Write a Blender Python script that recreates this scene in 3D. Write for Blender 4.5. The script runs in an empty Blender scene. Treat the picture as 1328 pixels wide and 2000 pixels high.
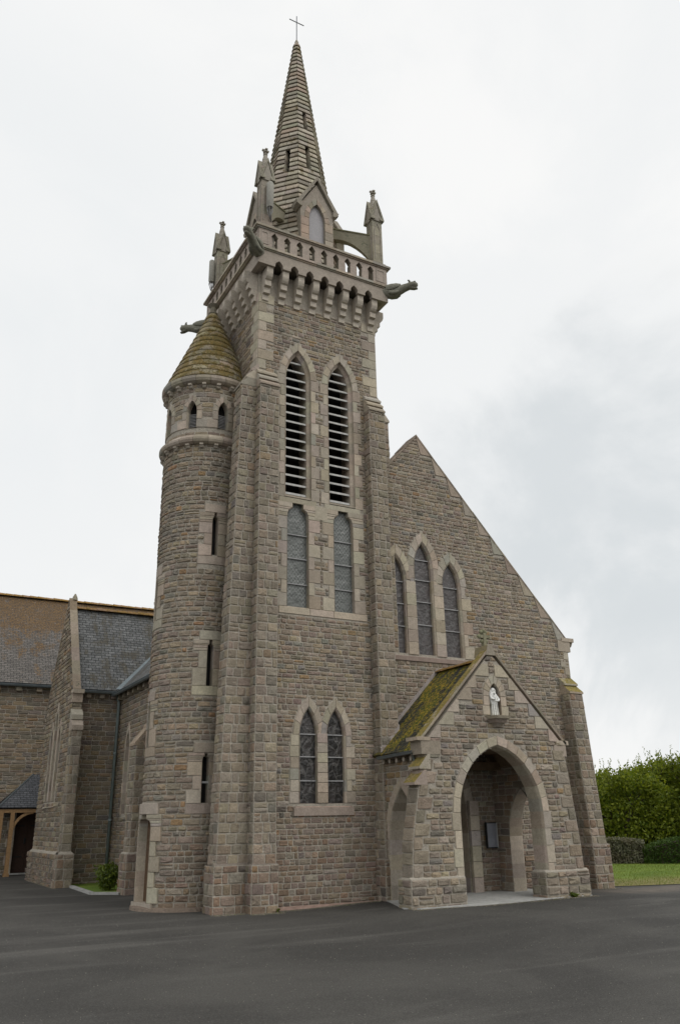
import bpy, math, random
from math import sin, cos, pi, radians, sqrt, atan2, floor
from mathutils import Vector, Matrix
from mathutils.geometry import tessellate_polygon
import numpy as np

S = bpy.context.scene
# ------------------------------------------------------------------ camera
PITCH, ROLL, HEAD = radians(20.8), radians(1.08), radians(29.0)
f0 = Vector((sin(HEAD)*cos(PITCH), cos(HEAD)*cos(PITCH), sin(PITCH)))
r0 = Vector((cos(HEAD), -sin(HEAD), 0.0))
u0 = r0.cross(f0)
rt = r0*cos(ROLL) - u0*sin(ROLL)
up = r0*sin(ROLL) + u0*cos(ROLL)
cam = bpy.data.cameras.new('camera')
cam.sensor_fit = 'VERTICAL'; cam.sensor_height = 36.0; cam.lens = 36.0*1585/2000
cam.clip_start = 0.1; cam.clip_end = 3000
co = bpy.data.objects.new('camera', cam)
co.matrix_world = Matrix.Translation((0, 0, 1.6)) @ Matrix((rt, up, -f0)).transposed().to_4x4()
S.collection.objects.link(co); S.camera = co
S.view_settings.view_transform = 'Standard'; S.view_settings.look = 'None'
S.view_settings.exposure = 0.0; S.view_settings.gamma = 1.0

# ------------------------------------------------------------------ sky and sun (overcast)
SUN_EL, SUN_AZ = radians(48), radians(160)      # azimuth measured from +Y towards +X
W = bpy.data.worlds.new('World'); S.world = W; W.use_nodes = True
nt = W.node_tree; nt.nodes.clear()
def N(t, typ, **k):
    n = t.nodes.new(typ)
    for a, b in k.items(): setattr(n, a, b)
    return n
out = N(nt, 'ShaderNodeOutputWorld'); bg = N(nt, 'ShaderNodeBackground'); bg.inputs[1].default_value = 0.1
nt.links.new(bg.outputs[0], out.inputs[0])
sky = N(nt, 'ShaderNodeTexSky', sky_type='NISHITA', sun_disc=False, sun_elevation=SUN_EL, sun_rotation=SUN_AZ)
tc = N(nt, 'ShaderNodeTexCoord')
def nz(t, vec, scale, detail=4, rough=.55, dist=0.0):
    n = N(t, 'ShaderNodeTexNoise'); n.inputs['Scale'].default_value = scale
    n.inputs['Detail'].default_value = detail; n.inputs['Roughness'].default_value = rough
    n.inputs['Distortion'].default_value = dist
    if vec is not None: t.links.new(vec, n.inputs['Vector'])
    return n
def mth(t, op, a, b=None, c=None, clamp=False):
    n = N(t, 'ShaderNodeMath', operation=op, use_clamp=clamp)
    for i, x in enumerate((a, b, c)):
        if x is None: continue
        if isinstance(x, (int, float)): n.inputs[i].default_value = x
        else: t.links.new(x, n.inputs[i])
    return n.outputs[0]
def mix(t, fac, a, b, mode='MIX'):
    n = N(t, 'ShaderNodeMix', data_type='RGBA', blend_type=mode)
    for i, x in ((0, fac), (6, a), (7, b)):
        if isinstance(x, (int, float)): n.inputs[i].default_value = x
        elif isinstance(x, tuple): n.inputs[i].default_value = x if len(x) == 4 else x+(1,)
        else: t.links.new(x, n.inputs[i])
    return n.outputs[2]
def mrange(t, v, a, b, c=0.0, d=1.0, smooth=True):
    n = N(t, 'ShaderNodeMapRange'); n.clamp = True
    if smooth: n.interpolation_type = 'SMOOTHSTEP'
    t.links.new(v, n.inputs[0])
    for i, x in enumerate((a, b, c, d)): n.inputs[i+1].default_value = x
    return n.outputs[0]
dirv = tc.outputs['Generated']
n1 = nz(nt, dirv, 2.6, 7, .58, .5)
def blob(d, inner, outer):
    vm = N(nt, 'ShaderNodeVectorMath', operation='DOT_PRODUCT'); nt.links.new(dirv, vm.inputs[0])
    vm.inputs[1].default_value = Vector(d).normalized()
    dd = mth(nt, 'ADD', vm.outputs['Value'], mth(nt, 'MULTIPLY', mth(nt, 'SUBTRACT', n1.outputs[0], .5), .16))
    return mrange(nt, dd, outer, inner)
g1 = blob((0.675, 0.64, 0.36), .998, .958)
g2 = blob((0.02, 0.84, 0.53), .99, .93)
g3 = blob((0.72, 0.64, 0.235), .999, .985)
lite = mrange(nt, n1.outputs[0], .38, .62)
cl = mix(nt, lite, (8.95, 9.08, 9.12), (9.55, 9.56, 9.5))
cl = mix(nt, mth(nt, 'MULTIPLY', g1, .95), cl, (7.0, 7.35, 7.55))
cl = mix(nt, mth(nt, 'MULTIPLY', g2, .25), cl, (7.3, 7.8, 8.15))
cl = mix(nt, mth(nt, 'MULTIPLY', g3, .45), cl, (6.9, 7.3, 7.5))
skyc = mix(nt, 0.985, sky.outputs[0], cl)
nt.links.new(skyc, bg.inputs[0])
sl = bpy.data.lights.new('sun', 'SUN'); sl.energy = 0.8; sl.angle = radians(35); sl.color = (1.0, .96, .9)
so = bpy.data.objects.new('sun', sl)
sd = Vector((sin(SUN_AZ)*cos(SUN_EL), cos(SUN_AZ)*cos(SUN_EL), sin(SUN_EL)))
so.rotation_euler = sd.to_track_quat('Z', 'Y').to_euler(); S.collection.objects.link(so)

# ------------------------------------------------------------------ materials
def newmat(name):
    m = bpy.data.materials.new(name); m.use_nodes = True
    t = m.node_tree; b = t.nodes['Principled BSDF']
    b.inputs['Specular IOR Level'].default_value = 0.25
    return m, t, b
def attrcol(t):
    a = N(t, 'ShaderNodeAttribute', attribute_name='Col'); return a.outputs['Color']
def pos(t):
    return N(t, 'ShaderNodeNewGeometry').outputs['Position']
def setbump(t, b, h, strength=.5, dist=.02):
    bp = N(t, 'ShaderNodeBump'); bp.inputs['Strength'].default_value = strength
    bp.inputs['Distance'].default_value = dist; t.links.new(h, bp.inputs['Height'])
    t.links.new(bp.outputs[0], b.inputs['Normal'])
def stone_mat(name, lichen=(.30, .27, .17), lic=.25, moss=None, mossc=(.16, .13, .03), bump=.02, speck=.35, zm=None, dark=.22):
    m, t, b = newmat(name); P = pos(t); c = attrcol(t)
    a1 = nz(t, P, 9, 5, .62); a2 = nz(t, P, 55, 3, .6); mpz = N(t, 'ShaderNodeMapping'); mpz.inputs['Scale'].default_value = (1.6, 1.6, .45); t.links.new(P, mpz.inputs[0]); a3 = nz(t, mpz.outputs[0], 1.1, 6, .65, .5); a4 = nz(t, P, 3.3, 6, .65)
    a7 = nz(t, P, 24, 4, .65); v = mth(t, 'ADD', mth(t, 'MULTIPLY', mth(t, 'ADD', mth(t, 'MULTIPLY', a1.outputs[0], .5), mth(t, 'MULTIPLY', a7.outputs[0], .5)), .9), mth(t, 'MULTIPLY', a2.outputs[0], speck*1.6))
    v = mrange(t, v, .38, 1.02, .55, 1.42, False)
    c = mix(t, 1.0, c, N_col(t, v), 'MULTIPLY')
    # large scale weather staining
    st = mrange(t, a3.outputs[0], .35, .7)
    c = mix(t, mth(t, 'MULTIPLY', st, dark), c, mix(t, 1.0, c, (.55, .52, .50), 'MULTIPLY'))
    l = mrange(t, a4.outputs[0], .56, .70)
    c = mix(t, mth(t, 'MULTIPLY', l, lic), c, lichen)
    if moss:
        a5 = nz(t, P, 2.6, 6, .7, .3); a6 = nz(t, P, 22, 3, .6)
        mm = mth(t, 'ADD', mth(t, 'MULTIPLY', a5.outputs[0], .7), mth(t, 'MULTIPLY', a6.outputs[0], .3))
        mk = mrange(t, mm, .52-moss*.16, .62-moss*.16)
        if zm:   # lichen grows on the exposed upper faces
            nn = N(t, 'ShaderNodeSeparateXYZ'); t.links.new(N(t, 'ShaderNodeNewGeometry').outputs['Normal'], nn.inputs[0])
            mk = mth(t, 'MULTIPLY', mk, mrange(t, nn.outputs[2], zm[0], zm[1]))
        mc2 = mix(t, mrange(t, a6.outputs[0], .4, .65), mossc, (mossc[0]*.45, mossc[1]*.62, mossc[2]*.9))
        c = mix(t, mth(t, 'MULTIPLY', mk, .85), c, mc2)
    t.links.new(c, b.inputs['Base Color']); b.inputs['Roughness'].default_value = .92
    h = mth(t, 'ADD', mth(t, 'MULTIPLY', nz(t, P, 26, 6, .65).outputs[0], .8), mth(t, 'MULTIPLY', a2.outputs[0], .4))
    setbump(t, b, h, 1.0, bump)
    return m
def N_col(t, v):
    n = N(t, 'ShaderNodeCombineColor')
    for i in range(3): t.links.new(v, n.inputs[i])
    return n.outputs[0]
M = {}
M['rubble'] = stone_mat('rubble_stone', bump=.045)
M['dressed'] = stone_mat('dressed_granite', bump=.008, lic=.18, dark=.2)
M['carved'] = stone_mat('weathered_carved_stone', lichen=(.27, .26, .18), lic=.35, moss=-.35, mossc=(.15, .15, .07), bump=.012, dark=.3)
M['spire'] = stone_mat('spire_stone', lichen=(.22, .19, .10), lic=.3, moss=-.1, mossc=(.21, .14, .04), bump=.012, dark=.3)
M['cone'] = stone_mat('lichened_cone_stone', lichen=(.24, .19, .06), lic=.35, moss=.55, mossc=(.215, .14, .028), bump=.03, dark=.6)
M['coping'] = stone_mat('lichened_coping_stone', lichen=(.28, .25, .12), lic=.5, moss=.75, mossc=(.30, .21, .03), bump=.02, zm=(.05, .45))
def plain(name, col, rough=.6, nscale=12, var=.25, bump=0, spec=.3, metal=0, bscale=40):
    m, t, b = newmat(name); P = pos(t); a = nz(t, P, nscale, 5, .6)
    v = mrange(t, a.outputs[0], .3, .7, 1-var, 1+var, False)
    t.links.new(mix(t, 1.0, col+(1,), N_col(t, v), 'MULTIPLY'), b.inputs['Base Color'])
    b.inputs['Roughness'].default_value = rough; b.inputs['Specular IOR Level'].default_value = spec
    b.inputs['Metallic'].default_value = metal
    if bump: setbump(t, b, nz(t, P, bscale, 4, .6).outputs[0], .7, bump)
    return m
M['concrete'] = plain('pale_concrete', (.42, .42, .40), .85, 9, .2, .004)
M['slat'] = plain('louvre_slate', (.47, .47, .45), .8, 14, .18, .003)
M['dark'] = plain('unlit_interior', (.012, .011, .010), .95)
M['zinc'] = plain('grey_zinc', (.20, .235, .25), .45, 5, .15, metal=.3)
M['pipe'] = plain('painted_green_grey_pipe', (.19, .23, .225), .5, 5, .15)
M['wood'] = plain('brown_door_wood', (.06, .032, .022), .6, 30, .3, .004)
M['door'] = plain('turret_door_wood', (.12, .075, .045), .65, 25, .3, .004)
M['oak'] = plain('light_oak_timber', (.33, .20, .095), .6, 18, .25, .004)
M['iron'] = plain('black_iron', (.02, .02, .02), .5)
M['cross'] = plain('dull_steel', (.10, .11, .13), .5)
M['white'] = plain('white_plaster_statue', (.82, .82, .79), .6, 20, .18, .004)
M['antenna'] = plain('weathered_antenna_plastic', (.33, .32, .28), .7, 12, .15)
M['cable'] = plain('grey_cable', (.30, .30, .30), .6)
M['ceil'] = plain('brown_ceiling_boards', (.17, .12, .075), .8, 8, .25, .004)
M['panel'] = plain('grey_board', (.36, .35, .36), .6, 25, .12)
M['paper'] = plain('notice_paper', (.22, .23, .26), .35, 6, .12)
M['kerb'] = plain('pink_granite_kerb', (.40, .28, .23), .85, 12, .25, .006)
M['lead'] = plain('roof_flashing', (.36, .32, .30), .8, 8, .2, .004)
def tile_edge(name):
    return stone_mat(name, lichen=(.45, .2, .08), lic=.6, moss=.6, mossc=(.36, .20, .04), bump=.02)
M['ridge'] = tile_edge('orange_lichened_ridge_tiles')
# glass
def glass(name, kind, base, line, bright):
    m, t, b = newmat(name); uv = N(t, 'ShaderNodeUVMap').outputs[0]
    sx = N(t, 'ShaderNodeSeparateXYZ'); t.links.new(uv, sx.inputs[0])
    if kind == 'diamond':
        s, w = .105, .10
        k = 1.25
        p = mth(t, 'ADD', mth(t, 'MULTIPLY', sx.outputs[0], k), sx.outputs[1]); q = mth(t, 'SUBTRACT', mth(t, 'MULTIPLY', sx.outputs[0], k), sx.outputs[1])
        ls = []
        for x in (p, q):
            fr = mth(t, 'FRACT', mth(t, 'DIVIDE', x, s))
            ls.append(mth(t, 'LESS_THAN', mth(t, 'ABSOLUTE', mth(t, 'SUBTRACT', fr, .5)), w))
        ln = mth(t, 'MAXIMUM', ls[0], ls[1])
        nn = nz(t, uv, 1.6, 2); ln = mth(t, 'MULTIPLY', ln, mrange(t, nn.outputs[0], .36, .56, .2, 1))
        cells = nz(t, uv, 5, 2).outputs[0]
    else:
        vo = N(t, 'ShaderNodeTexVoronoi', feature='DISTANCE_TO_EDGE'); vo.inputs['Scale'].default_value = 6.5
        mp = N(t, 'ShaderNodeVectorMath', operation='MULTIPLY'); mp.inputs[1].default_value = (1.0, .62, 1)
        wv = nz(t, uv, 2.2, 2); ad = N(t, 'ShaderNodeVectorMath', operation='MULTIPLY_ADD')
        ad.inputs[1].default_value = (.25, .25, 0); t.links.new(wv.outputs['Color'], ad.inputs[0]); t.links.new(uv, ad.inputs[2])
        t.links.new(ad.outputs[0], mp.inputs[0]); t.links.new(mp.outputs[0], vo.inputs['Vector'])
        ln = mth(t, 'LESS_THAN', vo.outputs['Distance'], .045)
        v2 = N(t, 'ShaderNodeTexVoronoi'); v2.inputs['Scale'].default_value = 6.5; t.links.new(mp.outputs[0], v2.inputs['Vector'])
        cells = mth(t, 'MULTIPLY', v2.outputs['Color'], 1.0)
    c = mix(t, mrange(t, cells, .2, .8), base, bright)
    c = mix(t, ln, c, line)
    t.links.new(c, b.inputs['Base Color']); b.inputs['Roughness'].default_value = .28
    b.inputs['Specular IOR Level'].default_value = .5
    setbump(t, b, nz(t, uv, 9, 3).outputs[0], .8, .04)
    return m
M['diamond'] = glass('diamond_leaded_glass', 'diamond', (.085, .093, .085), (.22, .23, .22), (.13, .14, .13))
M['stained'] = glass('dark_stained_glass', 'stained', (.020, .019, .018), (.085, .08, .075), (.045, .040, .038))
M['stainedp'] = glass('pale_stained_glass', 'stained', (.065, .058, .056), (.105, .10, .098), (.085, .075, .073))
# slate roofs
def slate(name, c1, c2, moss, mossc, cover, size=(.22, .11), light=.0, grad=None):
    m, t, b = newmat(name); uv = N(t, 'ShaderNodeUVMap').outputs[0]
    br = N(t, 'ShaderNodeTexBrick'); t.links.new(uv, br.inputs['Vector'])
    br.inputs['Scale'].default_value = 1; br.inputs['Brick Width'].default_value = size[0]; br.inputs['Row Height'].default_value = size[1]
    br.inputs['Mortar Size'].default_value = .008; br.inputs['Mortar Smooth'].default_value = .1
    br.inputs['Color1'].default_value = c1+(1,); br.inputs['Color2'].default_value = c2+(1,)
    br.inputs['Mortar'].default_value = (.015, .015, .016, 1)
    P = pos(t); a = nz(t, P, 1.3, 6, .65, .4); a2 = nz(t, P, 18, 4, .6)
    # moss hangs in vertical streaks below the ridge
    mp = N(t, 'ShaderNodeMapping'); mp.inputs['Scale'].default_value = (3.0, .45, 1); t.links.new(uv, mp.inputs[0])
    a3 = nz(t, mp.outputs[0], 1.2, 5, .6)
    mm = mth(t, 'ADD', mth(t, 'MULTIPLY', a.outputs[0], .45), mth(t, 'ADD', mth(t, 'MULTIPLY', a3.outputs[0], .35), mth(t, 'MULTIPLY', a2.outputs[0], .2)))
    if grad:      # lichen is thickest near the ridge
        su = N(t, 'ShaderNodeSeparateXYZ'); t.links.new(uv, su.inputs[0])
        mm = mth(t, 'ADD', mm, mth(t, 'MULTIPLY', mth(t, 'SUBTRACT', mrange(t, su.outputs[1], grad[0], grad[1]), .5), .16))
    mk = mrange(t, mm, .56-cover*.14, .64-cover*.12)
    c = mix(t, 1.0, br.outputs[0], N_col(t, mrange(t, a2.outputs[0], .3, .7, .65, 1.35)), 'MULTIPLY')
    mc = mix(t, mrange(t, a2.outputs[0], .42, .62), moss, mossc)
    c = mix(t, mth(t, 'MULTIPLY', mk, .85), c, mc)
    if light:
        sp = nz(t, uv, 14, 3, .7); c = mix(t, mth(t, 'MULTIPLY', mrange(t, sp.outputs[0], .62, .68), light), c, (.42, .43, .43))
    t.links.new(c, b.inputs['Base Color']); b.inputs['Roughness'].default_value = .62
    h = mth(t, 'ADD', mth(t, 'MULTIPLY', mth(t, 'SUBTRACT', 1, br.outputs['Fac']), 1.0), mth(t, 'MULTIPLY', a2.outputs[0], .6))
    setbump(t, b, h, .9, .012)
    return m
M['slate_moss'] = slate('brown_mossy_slates', (.11, .10, .09), (.17, .155, .14), (.085, .058, .035), (.20, .11, .03), .8, light=.6, grad=(1.0, 5.5))
M['slate_grey'] = slate('blue_grey_slates', (.12, .125, .125), (.205, .21, .21), (.075, .068, .05), (.11, .095, .065), .5, light=.6)
M['slate_new'] = slate('plain_dark_slates', (.085, .09, .10), (.13, .135, .145), (.06, .05, .035), (.1, .08, .05), -.6)
M['slate_green'] = slate('green_mossed_slates', (.04, .043, .038), (.065, .068, .055), (.08, .11, .015), (.38, .26, .03), .72, size=(.18, .08))
def leafmat(name, c1, c2, c3, rough=.45, trans=.35):
    m, t, b = newmat(name)
    P = pos(t); a = nz(t, P, 1.2, 4, .6)
    at = N(t, 'ShaderNodeAttribute', attribute_name='Col').outputs['Fac']
    c = mix(t, at, c1, c2); c = mix(t, mth(t, 'MULTIPLY', mrange(t, a.outputs[0], .45, .65), .7), c, c3)
    t.links.new(c, b.inputs['Base Color']); b.inputs['Roughness'].default_value = rough
    tr = N(t, 'ShaderNodeBsdfTranslucent'); t.links.new(mix(t, 1.0, c, (1.3, 1.25, .5), 'MULTIPLY'), tr.inputs[0])
    ms = N(t, 'ShaderNodeMixShader'); ms.inputs[0].default_value = trans
    o = t.nodes['Material Output']; t.links.new(b.outputs[0], ms.inputs[1]); t.links.new(tr.outputs[0], ms.inputs[2]); t.links.new(ms.outputs[0], o.inputs[0])
    return m
M['leaf'] = leafmat('hedgerow_leaves', (.08, .135, .015), (.29, .33, .04), (.20, .24, .035), trans=.4)
M['leaf_silver'] = leafmat('grey_green_leaves', (.08, .09, .05), (.30, .29, .21), (.18, .15, .10), trans=.15)
M['leaf_dark'] = leafmat('dark_clipped_leaves', (.03, .065, .012), (.075, .13, .02), (.055, .095, .015), trans=.15)
M['leaf_shiny'] = leafmat('glossy_laurel_leaves', (.06, .10, .015), (.17, .21, .035), (.10, .14, .02), .25, .2)
M['bark'] = plain('bark', (.07, .055, .04), .9, 20, .3, .01)
# ground
def asphalt():
    m, t, b = newmat('asphalt'); P = pos(t)
    a = nz(t, P, .35, 6, .6, .6); a2 = nz(t, P, 60, 3, .7); a3 = nz(t, P, 2.2, 5, .65)
    mp = N(t, 'ShaderNodeMapping'); mp.inputs['Scale'].default_value = (.18, 1.1, 1); mp.inputs['Rotation'].default_value = (0, 0, radians(25)); t.links.new(P, mp.inputs[0])
    a4 = nz(t, mp.outputs[0], 1.0, 5, .6, .5)
    c = mix(t, mrange(t, a.outputs[0], .35, .68), (.050, .048, .044), (.076, .073, .066))
    c = mix(t, mth(t, 'MULTIPLY', mrange(t, a4.outputs[0], .50, .72), .6), c, (.12, .115, .105))
    c = mix(t, mth(t, 'MULTIPLY', mrange(t, a3.outputs[0], .55, .75), .35), c, (.035, .034, .033))
    gr = N(t, 'ShaderNodeTexVoronoi'); gr.inputs['Scale'].default_value = 70; t.links.new(P, gr.inputs['Vector'])
    c = mix(t, 1.0, c, N_col(t, mrange(t, a2.outputs[0], .3, .7, .55, 1.5, False)), 'MULTIPLY')
    gs = N(t, 'ShaderNodeSeparateColor'); t.links.new(gr.outputs['Color'], gs.inputs[0])
    c = mix(t, mth(t, 'MULTIPLY', mrange(t, gs.outputs[0], .72, .9), .25), c, (.16, .155, .145))
    # dusty reddish band near the lawn
    sx = N(t, 'ShaderNodeSeparateXYZ'); t.links.new(P, sx.inputs[0])
    d = mth(t, 'ADD', mth(t, 'MULTIPLY', sx.outputs[0], .04), sx.outputs[1])
    band = mth(t, 'MULTIPLY', mrange(t, mth(t, 'ABSOLUTE', mth(t, 'SUBTRACT', d, 15.05)), .9, .1), mrange(t, sx.outputs[0], 13.5, 15.5))
    c = mix(t, mth(t, 'MULTIPLY', band, mrange(t, a3.outputs[0], .3, .6, .2, .75)), c, (.19, .16, .13))
    t.links.new(c, b.inputs['Base Color'])
    b.inputs['Roughness'].default_value = .8; b.inputs['Specular IOR Level'].default_value = .2
    h = mth(t, 'ADD', a2.outputs[0], mth(t, 'MULTIPLY', nz(t, P, 160, 2, .6).outputs[0], .6))
    setbump(t, b, h, .7, .006)
    return m
M['asphalt'] = asphalt()
def lawn():
    m, t, b = newmat('lawn'); P = pos(t)
    a = nz(t, P, .8, 5, .6); a2 = nz(t, P, 25, 4, .7)
    c = mix(t, mrange(t, a.outputs[0], .35, .65), (.12, .19, .028), (.18, .25, .04))
    sx = N(t, 'ShaderNodeSeparateXYZ'); t.links.new(P, sx.inputs[0])
    d = mth(t, 'ADD', mth(t, 'ADD', mth(t, 'MULTIPLY', sx.outputs[0], .2), sx.outputs[1]), mth(t, 'MULTIPLY', a.outputs[0], 1.6))
    dry = mrange(t, d, 22.3, 20.6)
    c = mix(t, mth(t, 'MULTIPLY', dry, mrange(t, a2.outputs[0], .3, .6, .4, .95)), c, (.26, .21, .095))
    c = mix(t, 1.0, c, N_col(t, mrange(t, a2.outputs[0], .3, .7, .65, 1.35, False)), 'MULTIPLY')
    t.links.new(c, b.inputs['Base Color']); b.inputs['Roughness'].default_value = .9
    setbump(t, b, a2.outputs[0], .8, .03)
    return m
M['lawn'] = lawn()
M['blade'] = leafmat('grass_blades', (.11, .17, .03), (.21, .27, .05), (.22, .22, .08), .6, .3)

# ------------------------------------------------------------------ mesh helpers
RG = random.Random(7)
class MB:
    def __init__(s): s.v = []; s.f = []; s.c = []; s.uv = []; s.sm = []
    def poly(s, pts, col=(.3, .3, .3), uv=None, sm=False):
        i = len(s.v); s.v.extend(pts); s.f.append(tuple(range(i, i+len(pts)))); s.c.append(col); s.uv.append(uv); s.sm.append(sm)
    def mesh(s, pts, faces, col=(.3, .3, .3), sm=False):
        i = len(s.v); s.v.extend(pts)
        for f in faces:
            s.f.append(tuple(i+k for k in f)); s.c.append(col); s.uv.append(None); s.sm.append(sm)
    def box(s, a, b, col=(.3, .3, .3), fn=None):
        x0, y0, z0 = a; x1, y1, z1 = b
        p = [(x0, y0, z0), (x1, y0, z0), (x1, y1, z0), (x0, y1, z0), (x0, y0, z1), (x1, y0, z1), (x1, y1, z1), (x0, y1, z1)]
        if fn: p = [fn(*q) for q in p]
        s.mesh(p, [(0, 3, 2, 1), (4, 5, 6, 7), (0, 1, 5, 4), (1, 2, 6, 5), (2, 3, 7, 6), (3, 0, 4, 7)], col)
    def prism(s, poly, fn, h0, h1, col=(.3, .3, .3)):
        """2-D polygon extruded between h0 and h1 through the mapping fn(u,v,h)"""
        n = len(poly)
        a = [fn(p[0], p[1], h0) for p in poly]; b = [fn(p[0], p[1], h1) for p in poly]
        s.mesh(a+b, [tuple(range(n)), tuple(range(n, 2*n))] + [(i, (i+1) % n, n+(i+1) % n, n+i) for i in range(n)], col)
    def tube(s, pts, rad, n=8, col=(.3, .3, .3), sm=True, cap=True):
        """swept tube; rad is a list of radii or (side, up) pairs"""
        pts = [Vector(p) for p in pts]; rings = []
        for i, p in enumerate(pts):
            d = (pts[min(i+1, len(pts)-1)]-pts[max(i-1, 0)]).normalized()
            ref = Vector((0, 0, 1)) if abs(d.z) < .95 else Vector((0, 1, 0))
            a = d.cross(ref).normalized(); b = a.cross(d).normalized()
            r = rad[i] if isinstance(rad, (list, tuple)) else rad
            ra, rb = r if isinstance(r, tuple) else (r, r)
            rings.append([tuple(p+a*ra*cos(2*pi*k/n)+b*rb*sin(2*pi*k/n)) for k in range(n)])
        v = [q for r in rings for q in r]; f = []
        for i in range(len(rings)-1):
            for k in range(n):
                f.append((i*n+k, i*n+(k+1) % n, (i+1)*n+(k+1) % n, (i+1)*n+k))
        if cap: f.append(tuple(range(n))); f.append(tuple((len(rings)-1)*n+k for k in range(n)))
        s.mesh(v, f, col, sm)
    def lathe(s, prof, c, n=16, col=(.3, .3, .3), sm=True, rot=0.0, sx=1.0, sy=1.0):
        v = []; f = []
        for r, z in prof:
            for k in range(n):
                a = rot+2*pi*k/n; v.append((c[0]+r*sx*cos(a), c[1]+r*sy*sin(a), z+(c[2] if len(c) > 2 else 0)))
        for i in range(len(prof)-1):
            for k in range(n): f.append((i*n+k, i*n+(k+1) % n, (i+1)*n+(k+1) % n, (i+1)*n+k))
        f.append(tuple(range(n))); f.append(tuple((len(prof)-1)*n+k for k in range(n)))
        s.mesh(v, f, col, sm)
    def build(s, name, mat, parent=None, ploc=None, loc=None):
        me = bpy.data.meshes.new(name)
        v = np.array(s.v, dtype=np.float32)
        if loc is not None: v = v-np.array(loc, dtype=np.float32)
        ln = np.array([len(f) for f in s.f], dtype=np.int32); fl = np.array([i for f in s.f for i in f], dtype=np.int32)
        me.vertices.add(len(v)); me.vertices.foreach_set('co', v.ravel())
        me.loops.add(len(fl)); me.loops.foreach_set('vertex_index', fl)
        me.polygons.add(len(ln)); st = np.zeros(len(ln), dtype=np.int32); st[1:] = np.cumsum(ln)[:-1]
        me.polygons.foreach_set('loop_start', st); me.polygons.foreach_set('loop_total', ln)
        me.polygons.foreach_set('use_smooth', np.array(s.sm, dtype=bool))
        me.update(calc_edges=True)
        ca = me.color_attributes.new('Col', 'FLOAT_COLOR', 'CORNER')
        cc = np.ones((len(s.c), 4), dtype=np.float32); cc[:, :3] = np.array(s.c, dtype=np.float32)
        ca.data.foreach_set('color', np.repeat(cc, ln, axis=0).ravel())
        if any(u is not None for u in s.uv):
            ul = me.uv_layers.new(name='UVMap'); a = []
            for u, f in zip(s.uv, s.f): a.extend(u if u is not None else [(0, 0)]*len(f))
            ul.data.foreach_set('uv', np.array(a, dtype=np.float32).ravel())
        me.materials.append(M[mat] if isinstance(mat, str) else mat)
        me.validate()
        o = bpy.data.objects.new(name, me); S.collection.objects.link(o)
        if loc is not None: o.location = loc
        if parent is not None: attach(o, parent)
        return o
def attach(o, parent):
    o.parent = parent
    m = Matrix.Translation(parent.location) if parent.parent is None else Matrix.Translation(parent['_w'] if '_w' in parent else (0, 0, 0))
    o.matrix_parent_inverse = m.inverted()
def empty(name, loc, label, cat, group=None):
    o = bpy.data.objects.new(name, None); o.location = loc; o.empty_display_size = .3
    S.collection.objects.link(o); tag(o, label, cat, group); return o
def tag(o, label, cat, group=None):
    o['label'] = label; o['category'] = cat
    if group: o['group'] = group
    return o
def lab(o, t): o['label'] = t; return o

def pick(pal, r=RG):
    x = r.random()*sum(p[1] for p in pal)
    for c, w in pal:
        x -= w
        if x <= 0: break
    k = r.uniform(.84, 1.18)
    return tuple(ch*k*r.uniform(.96, 1.04)*g_ for ch, g_ in zip(c, (1.06, 1.05, 1.02)))
PAL = [((.30, .25, .195), 5), ((.27, .23, .185), 4), ((.345, .285, .21), 3), ((.33, .235, .14), .55), ((.285, .23, .195), 2), ((.20, .18, .155), .8), ((.38, .335, .275), 1), ((.25, .235, .21), 1)]
PAL_LOW = [((.27, .21, .16), 5), ((.25, .21, .17), 4), ((.29, .21, .15), 1.3), ((.27, .215, .18), 3), ((.31, .20, .13), .25), ((.19, .165, .145), 1), ((.32, .28, .235), 1)]
PAL_BIG = [((.31, .265, .21), 5), ((.275, .24, .195), 4), ((.34, .285, .22), 2), ((.31, .235, .17), .5), ((.235, .21, .18), 1)]
PAL_TUR = [((.31, .26, .205), 5), ((.35, .285, .21), 3), ((.28, .24, .195), 4), ((.35, .235, .14), .4), ((.245, .225, .195), 1)]
PAL_FAR = [((.25, .205, .155), 5), ((.22, .19, .155), 4), ((.28, .22, .15), 2), ((.30, .215, .135), .4), ((.19, .17, .15), 1)]
PAL_DR = [((.40, .35, .285), 4), ((.37, .33, .275), 3), ((.37, .315, .255), 2), ((.42, .375, .305), 1.5), ((.345, .32, .285), 1)]
MORTAR = (.45, .41, .345); MORTAR_LOW = (.40, .365, .305)

def front(Y0, batter=0.0, zt=0.0):      # faces -Y
    return lambda u, v, h: (u, Y0-h-batter*max(0.0, zt-v), v)
def back(Y0): return lambda u, v, h: (u, Y0+h, v)
def left(X0): return lambda u, v, h: (X0-h, u, v)
def right(X0): return lambda u, v, h: (X0+h, u, v)
def cyl(cx, cy, R):
    return lambda u, v, h: (cx+(R+h)*cos(u/R), cy+(R+h)*sin(u/R), v)

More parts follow.
